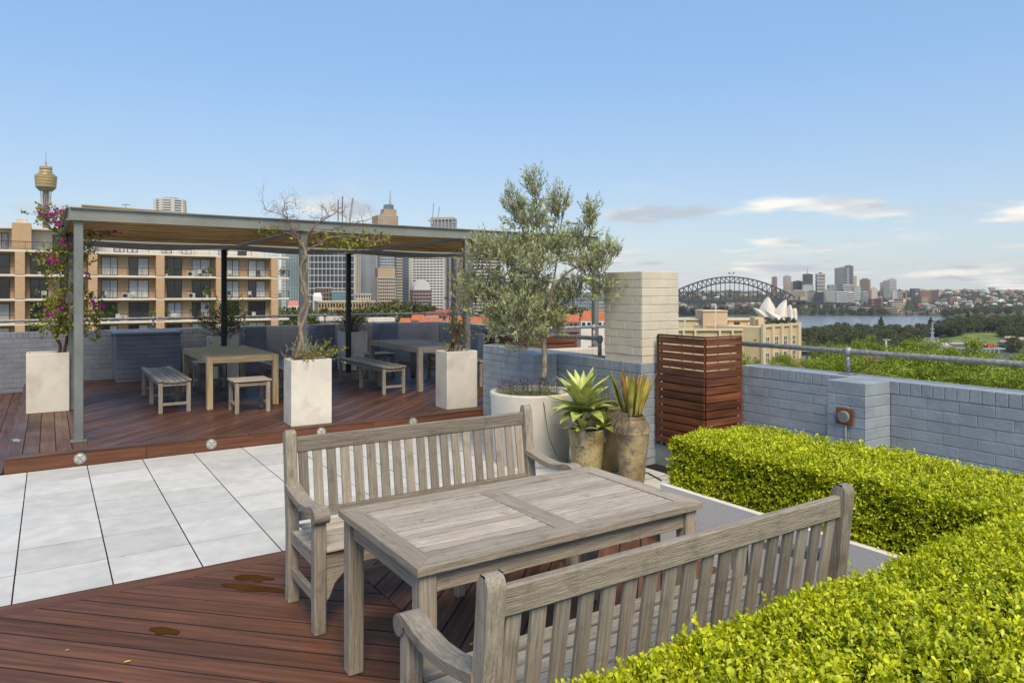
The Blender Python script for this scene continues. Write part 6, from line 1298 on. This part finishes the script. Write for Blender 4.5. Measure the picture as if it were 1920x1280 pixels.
b = MB(); b.beam(dp(1500, 566.5, DBR(1500) + 15), dp(1600, 570, DBR(1500) + 130), 40, 8.5); b.build('approach_deck', ARCH, br)
for x, w_, o in ((1480, 8, -6), (1504.5, 13, 0), (1238, 13, 0)):
    d = DBR(x) + o; c = dp(x, 580, d + 14); yt = 555 if x > 1490 else 556; wv = w_ * d / CAM_F / 2; b = MB(); zt = dp(x, yt, d).z
    for (f0, z0, z1) in ((1.12, SEA - 3, dp(x, 570, d).z), (1.0, dp(x, 570, d).z, zt - 5), (.9, zt - 5, zt)): b.obox((c.x, c.y, (z0 + z1) / 2), rt * wv * f0, fwv * wv * f0 * .8, Zv * (z1 - z0) / 2)
    b.build('pylon', PYL, br)
for x in (1540, 1565): sbox(br, 'approach_pier', x - 1.5, x + 1.5, 571, 590, PYL, 2420, 10)
for x in (1366, 1374): b = MB(); b.beam(dp(1370, 521, 2300), dp(x, 512, 2300), .6, .6); b.beam(dp(x, 511.5, 2300), dp(x + 3.2, 512.5, 2300), 1, 4); b.build('flag', ARCH, br)

# ================================================================== north shore
random.seed(21)
NS = [(1447, 1457, 519, 3000, TB_BROWN, TB_BEIGE, 'slim brown apartment tower by the bridge arch'), (1469, 1483, 518, 2900, TB_TAN, TB_GREY, 'slim tan tower right of the slim brown tower'), (1478, 1494, 529, 3100, G_GREY, TB_GREY, 'low grey glass tower with a slanting top'), (1487, 1506, 527, 3000, G_DARK, TB_DARK, 'dark stepped office block left of the masted tower'),
      (1505, 1524, 514, 2950, TB_BROWN, TB_DARK, 'brown office tower carrying a thin roof mast'), (1529, 1547, 513, 2950, G_GREY, TB_BEIGE, 'beige tower with broad pale and dark bands'), (1503, 1526, 534, 2800, TB_WHITE, TB_GREY, 'white rounded block in front of the masted tower'), (1551, 1568, 534, 2900, G_TEAL, TB_GREY, 'teal glass mid rise block beside the banded tower'),
      (1565, 1592, 502, 3050, G_GREY, TB_GREY, 'broad grey glass tower under the tallest tower'), (1583, 1600, 498, 3150, TB_DARK, TB_GREY, 'tallest dark tower of the north shore'), (1598, 1606, 518, 3200, TB_CREAM, TB_BEIGE, 'thin cream tower peeking behind the tallest tower'), (1578, 1600, 534, 2850, TB_DARK, TB_WHITE, 'dark block with white bands at the foot of the tallest tower'),
      (1612, 1632, 524, 2900, TB_BROWN, TB_TAN, 'brown glass tower with slanted shoulder'), (1598, 1614, 538, 2800, G_TEAL, TB_WHITE, 'teal and white glass block before the brown tower'), (1633, 1645, 540, 2850, TB_WHITE, TB_CREAM, 'white apartment slab right of the brown tower'), (1650, 1660, 530, 3000, TB_CREAM, TB_BEIGE, 'cream tower left of the twin grey towers'),
      (1656, 1668, 526, 2950, G_GREY, TB_GREY, 'lower of the twin grey towers'), (1665, 1681, 523, 2950, G_GREY, TB_WHITE, 'taller of the twin grey towers'), (1671, 1682, 545, 2700, TB_WHITE, TB_GREY, 'white mid rise below the twin grey towers'), (1680, 1693, 544, 2700, TB_CREAM, G_DARK, 'cream block with balconies below the twin towers'),
      (1514, 1530, 546, 2650, TB_CREAM, G_GREY, 'cream office block behind the bridge pylon'), (1528, 1546, 548, 2620, G_DARK, TB_DARK, 'black glass block by the bridge approach'), (1545, 1553, 542, 2700, G_TEAL, TB_WHITE, 'narrow teal block above the bridge approach'), (1552, 1568, 547, 2650, TB_BEIGE, TB_WHITE, 'beige flats above the bridge approach'),
      (1566, 1588, 546, 2640, G_BLUE, TB_WHITE, 'blue and white office block above the approach'), (1586, 1602, 548, 2640, G_DARK, TB_WHITE, 'dark blue checked block above the approach'), (1484, 1512, 545, 2600, TB_TAN, TB_BEIGE, 'tan sandstone block behind the bridge pylon'), (1614, 1628, 547, 2640, G_GREY, TB_GREY, 'small grey block in front of the brown tower')]
for x0, x1, yt, d, m, bm_, lab in NS: tower(lab, x0, x1, yt, d, m, bm_, (14 if 'broad pale' in lab else 7.5), band_h=.45, turn=random.choice((-14, 10, 18)), depth=.7)
t = thing('roof_mast', dp(1514, 514, 2955), 'thin mast standing on the brown office tower', 'mast'); b = MB(); b.beam(dp(1514, 516, 2965), dp(1514, 504, 2965), 2, 2); b.build('pole', TB_GREY, t)
# shoreline and hillside apartment blocks read from the photograph
BK = far_mat('orange flats', (.40, .22, .13)); BLK = [(1691, 1700, 548, 562, 2700, BK), (1706, 1716, 541, 566, 2900, TB_DARK), (1722, 1746, 545, 575, 2700, BK), (1744, 1760, 544, 572, 2720, TB_BROWN), (1727, 1740, 556, 572, 2600, TB_CREAM), (1760, 1776, 562, 577, 2550, TB_GREY), (1770, 1782, 560, 577, 2560, TB_WHITE), (1778, 1793, 558, 580, 2540, BK), (1806, 1820, 566, 575, 2600, BK), (1825, 1833, 559, 574, 2700, BK), (1668, 1694, 566, 580, 2420, TB_CREAM), (1676, 1698, 560, 575, 2560, TB_CREAM), (1640, 1655, 560, 575, 2520, TB_RED), (1628, 1652, 560, 570, 2600, TB_RED), (1672, 1686, 580, 597, 2285, TB_CREAM), (1684, 1697, 583, 598, 2280, TB_GREY), (1698, 1710, 584, 598, 2280, BK), (1710, 1722, 586, 599, 2275, TB_GREY), (1722, 1736, 585, 599, 2275, TB_RED), (1736, 1750, 586, 599, 2270, TB_BEIGE), (1748, 1760, 586, 598, 2270, TB_GREY), (1655, 1672, 577, 590, 2330, BK), (1610, 1632, 577, 590, 2320, BK), (1590, 1612, 575, 588, 2330, TB_GREY), (1735, 1748, 572, 584, 2380, TB_WHITE), (1750, 1768, 577, 588, 2330, TERRA), (1846, 1862, 570, 578, 2650, TB_CREAM), (1862, 1880, 568, 577, 2650, TB_WHITE), (1888, 1902, 562, 574, 2700, TB_CREAM), (1902, 1935, 573, 582, 2450, TB_CREAM), (1853, 1866, 539, 550, 4200, TB_CREAM), (1840, 1856, 545, 552, 4200, TB_GREY), (1866, 1882, 544, 552, 4200, TB_BEIGE), (1826, 1840, 546, 553, 4150, TB_GREY), (1716, 1726, 541, 552, 3600, TB_GREY),
       (1285, 1296, 572, 582, 2750, TB_CREAM), (1298, 1306, 570, 582, 2800, TB_WHITE), (1306, 1316, 553, 566, 3100, BK), (1330, 1350, 561, 568, 3000, TB_WHITE), (1366, 1380, 550, 560, 3300, TB_GREY), (1385, 1398, 552, 562, 3300, BK), (1400, 1412, 548, 558, 3400, TB_GREY)]
for x0, x1, yt, yb, d, m in BLK:
    tone = {BK: 'orange brick', TB_DARK: 'dark grey', TB_BROWN: 'brown', TB_CREAM: 'cream', TB_GREY: 'grey', TB_WHITE: 'white', TB_RED: 'red brick', TB_BEIGE: 'beige', TERRA: 'terracotta'}[m]
    low_block(tone + ' apartment block on the far harbour hillside', x0, x1, yt, yb, d, m, TB_WHITE if m in (BK, TB_RED) else TERRA_D if random.random() < .4 else TB_GREY, max(2, int((yb - yt) / 3.4)), max(2, int((x1 - x0) / 3.2)), turn=random.choice((-20, 15, 25)), name='apartment_block', winm=G_DARK, group='far ' + tone + ' apartment blocks')
# small houses scattered on the hillside, copies of a few kinds
def house_proto(wall, roofm, w, dpt, h, label, grp):
    t = thing('hillside_house', (0, 0, 0), label, 'house', grp); b = MB(); b.box(-w / 2, w / 2, -dpt / 2, dpt / 2, -6, h); b.build('wall', wall, t); b = MB(); e = .8
    b.add([(-w / 2 - e, -dpt / 2 - e, h), (w / 2 + e, -dpt / 2 - e, h), (w / 2 + e, dpt / 2 + e, h), (-w / 2 - e, dpt / 2 + e, h), (-w * .25, 0, h + 4), (w * .25, 0, h + 4)], [(0, 1, 5, 4), (1, 2, 5), (2, 3, 4, 5), (3, 0, 4), (3, 2, 1, 0)]); b.build('roof', roofm, t)
    b = MB()
    for x in (-w * .3, 0, w * .3): b.box(x - 1.1, x + 1.1, -dpt / 2 - .15, -dpt / 2 + .1, h * .35, h * .75)
    b.build('window_row', G_DARK, t); return t
HP = [house_proto(WHITEP, TB_BROWN, 15, 11, 7, 'white house with brown roof on the far hillside', 'white hillside houses'), house_proto(TB_CREAM, TB_GREY, 17, 12, 9, 'cream house with grey roof on the far hillside', 'cream hillside houses'), house_proto(BK, far_mat('faded red roof', (.27, .13, .10)), 14, 12, 10, 'brick house with faded red roof on the far hillside', 'brick hillside houses'), house_proto(TB_GREY, TB_WHITE, 16, 13, 7, 'grey house with pale roof on the far hillside', 'grey hillside houses')]
used = set(); hs_ = []
for i in range(300):
    u = random.choice((random.uniform(.22, .40), random.uniform(.45, .74), random.uniform(.55, .74), random.uniform(.5, .74))); d = random.choice((random.uniform(2290, 3000), random.uniform(2600, 4200), random.uniform(3300, 4300)))
    z = ground(u, d)
    if z < SEA + 3: continue
    hs_.append((u, d, z))
for i, (u, d, z) in enumerate(hs_):
    p = HP[i % 4]; l = ud(u, d, z); az = math.atan2(FW[0] + u * RT[0], FW[1] + u * RT[1])
    if i < 4: p.location = l; p.rotation_euler = (0, 0, -az + random.uniform(-.5, .5))
    else: copy_tree(p, None, l, -az + random.uniform(-.5, .5), random.uniform(.8, 1.35))
# wooded slopes between the houses: one mass of crowns
P = []; rv = []; sz = []
for i in range(5200):
    u = random.uniform(.16, .78); d = 2262 + (random.random() ** 1.3) * 2300; z = ground(u, d)
    if z < SEA + 1: continue
    r_ = random.uniform(3.5, 7.5) * (1.3 if random.random() < .15 else 1); c = ud(u, d, z + r_ * .7); tone = random.uniform(0, .5)
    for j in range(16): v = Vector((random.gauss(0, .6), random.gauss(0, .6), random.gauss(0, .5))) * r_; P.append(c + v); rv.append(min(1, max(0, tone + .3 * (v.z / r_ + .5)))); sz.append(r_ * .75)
FOL_F = leafmat('far tree leaf', (.022, .034, .016), (.095, .11, .055), .7, .1); stuff(tag(leaves('wooded_hillside', np.array(P), runit(len(P)), runit(len(P)) + np.array([0, 0, .5]), np.array(sz), np.array(sz) * .8, FOL_F, rnd=rv), 'dark woods covering the far harbour hillsides', 'woods'))
# shoreline tree clumps
random.seed(31)
for x, d, k in [(1525 + 18 * i, 2275, 'fig1') for i in range(8)] + [(1660, 2280, 'fig2'), (1772, 2060, 'fig1'), (1785, 2050, 'fig1'), (1798, 2050, 'fig2'), (1812, 2040, 'gum'), (1830, 2040, 'fig1'), (1850, 2040, 'fig2'), (1870, 2030, 'fig1'), (1890, 2030, 'fig1'), (1910, 2030, 'fig2'), (1280, 2290, 'fig1'), (1300, 2290, 'fig1'), (1325, 2290, 'fig2'), (1352, 2290, 'fig1'), (1380, 2290, 'fig1'), (1400, 2290, 'fig2')]:
    u = (x - 960) / CAM_F; plant_tree(k, ud(u, d, max(SEA, ground(u, d))), random.uniform(1.0, 1.5), random.uniform(0, 6), 'dark tree clump on the far harbour shore', 'trees on the far shore', 'shore_tree')

# ================================================================== haze over the harbour
b = MB(); b.box(-9300, 9300, -9300, 9300, -84, 330); hzm = bpy.data.materials.new('haze air'); hzm.use_nodes = True; hzm.node_tree.nodes.clear()
vo = N(hzm.node_tree, 'ShaderNodeVolumePrincipled'); vo.inputs['Color'].default_value = (.86, .91, .97, 1); vo.inputs['Density'].default_value = 4.2e-5; vo.inputs['Anisotropy'].default_value = 0.
ho = N(hzm.node_tree, 'ShaderNodeOutputMaterial'); hzm.node_tree.links.new(vo.outputs[0], ho.inputs['Volume']); stuff(b.build('haze', hzm))
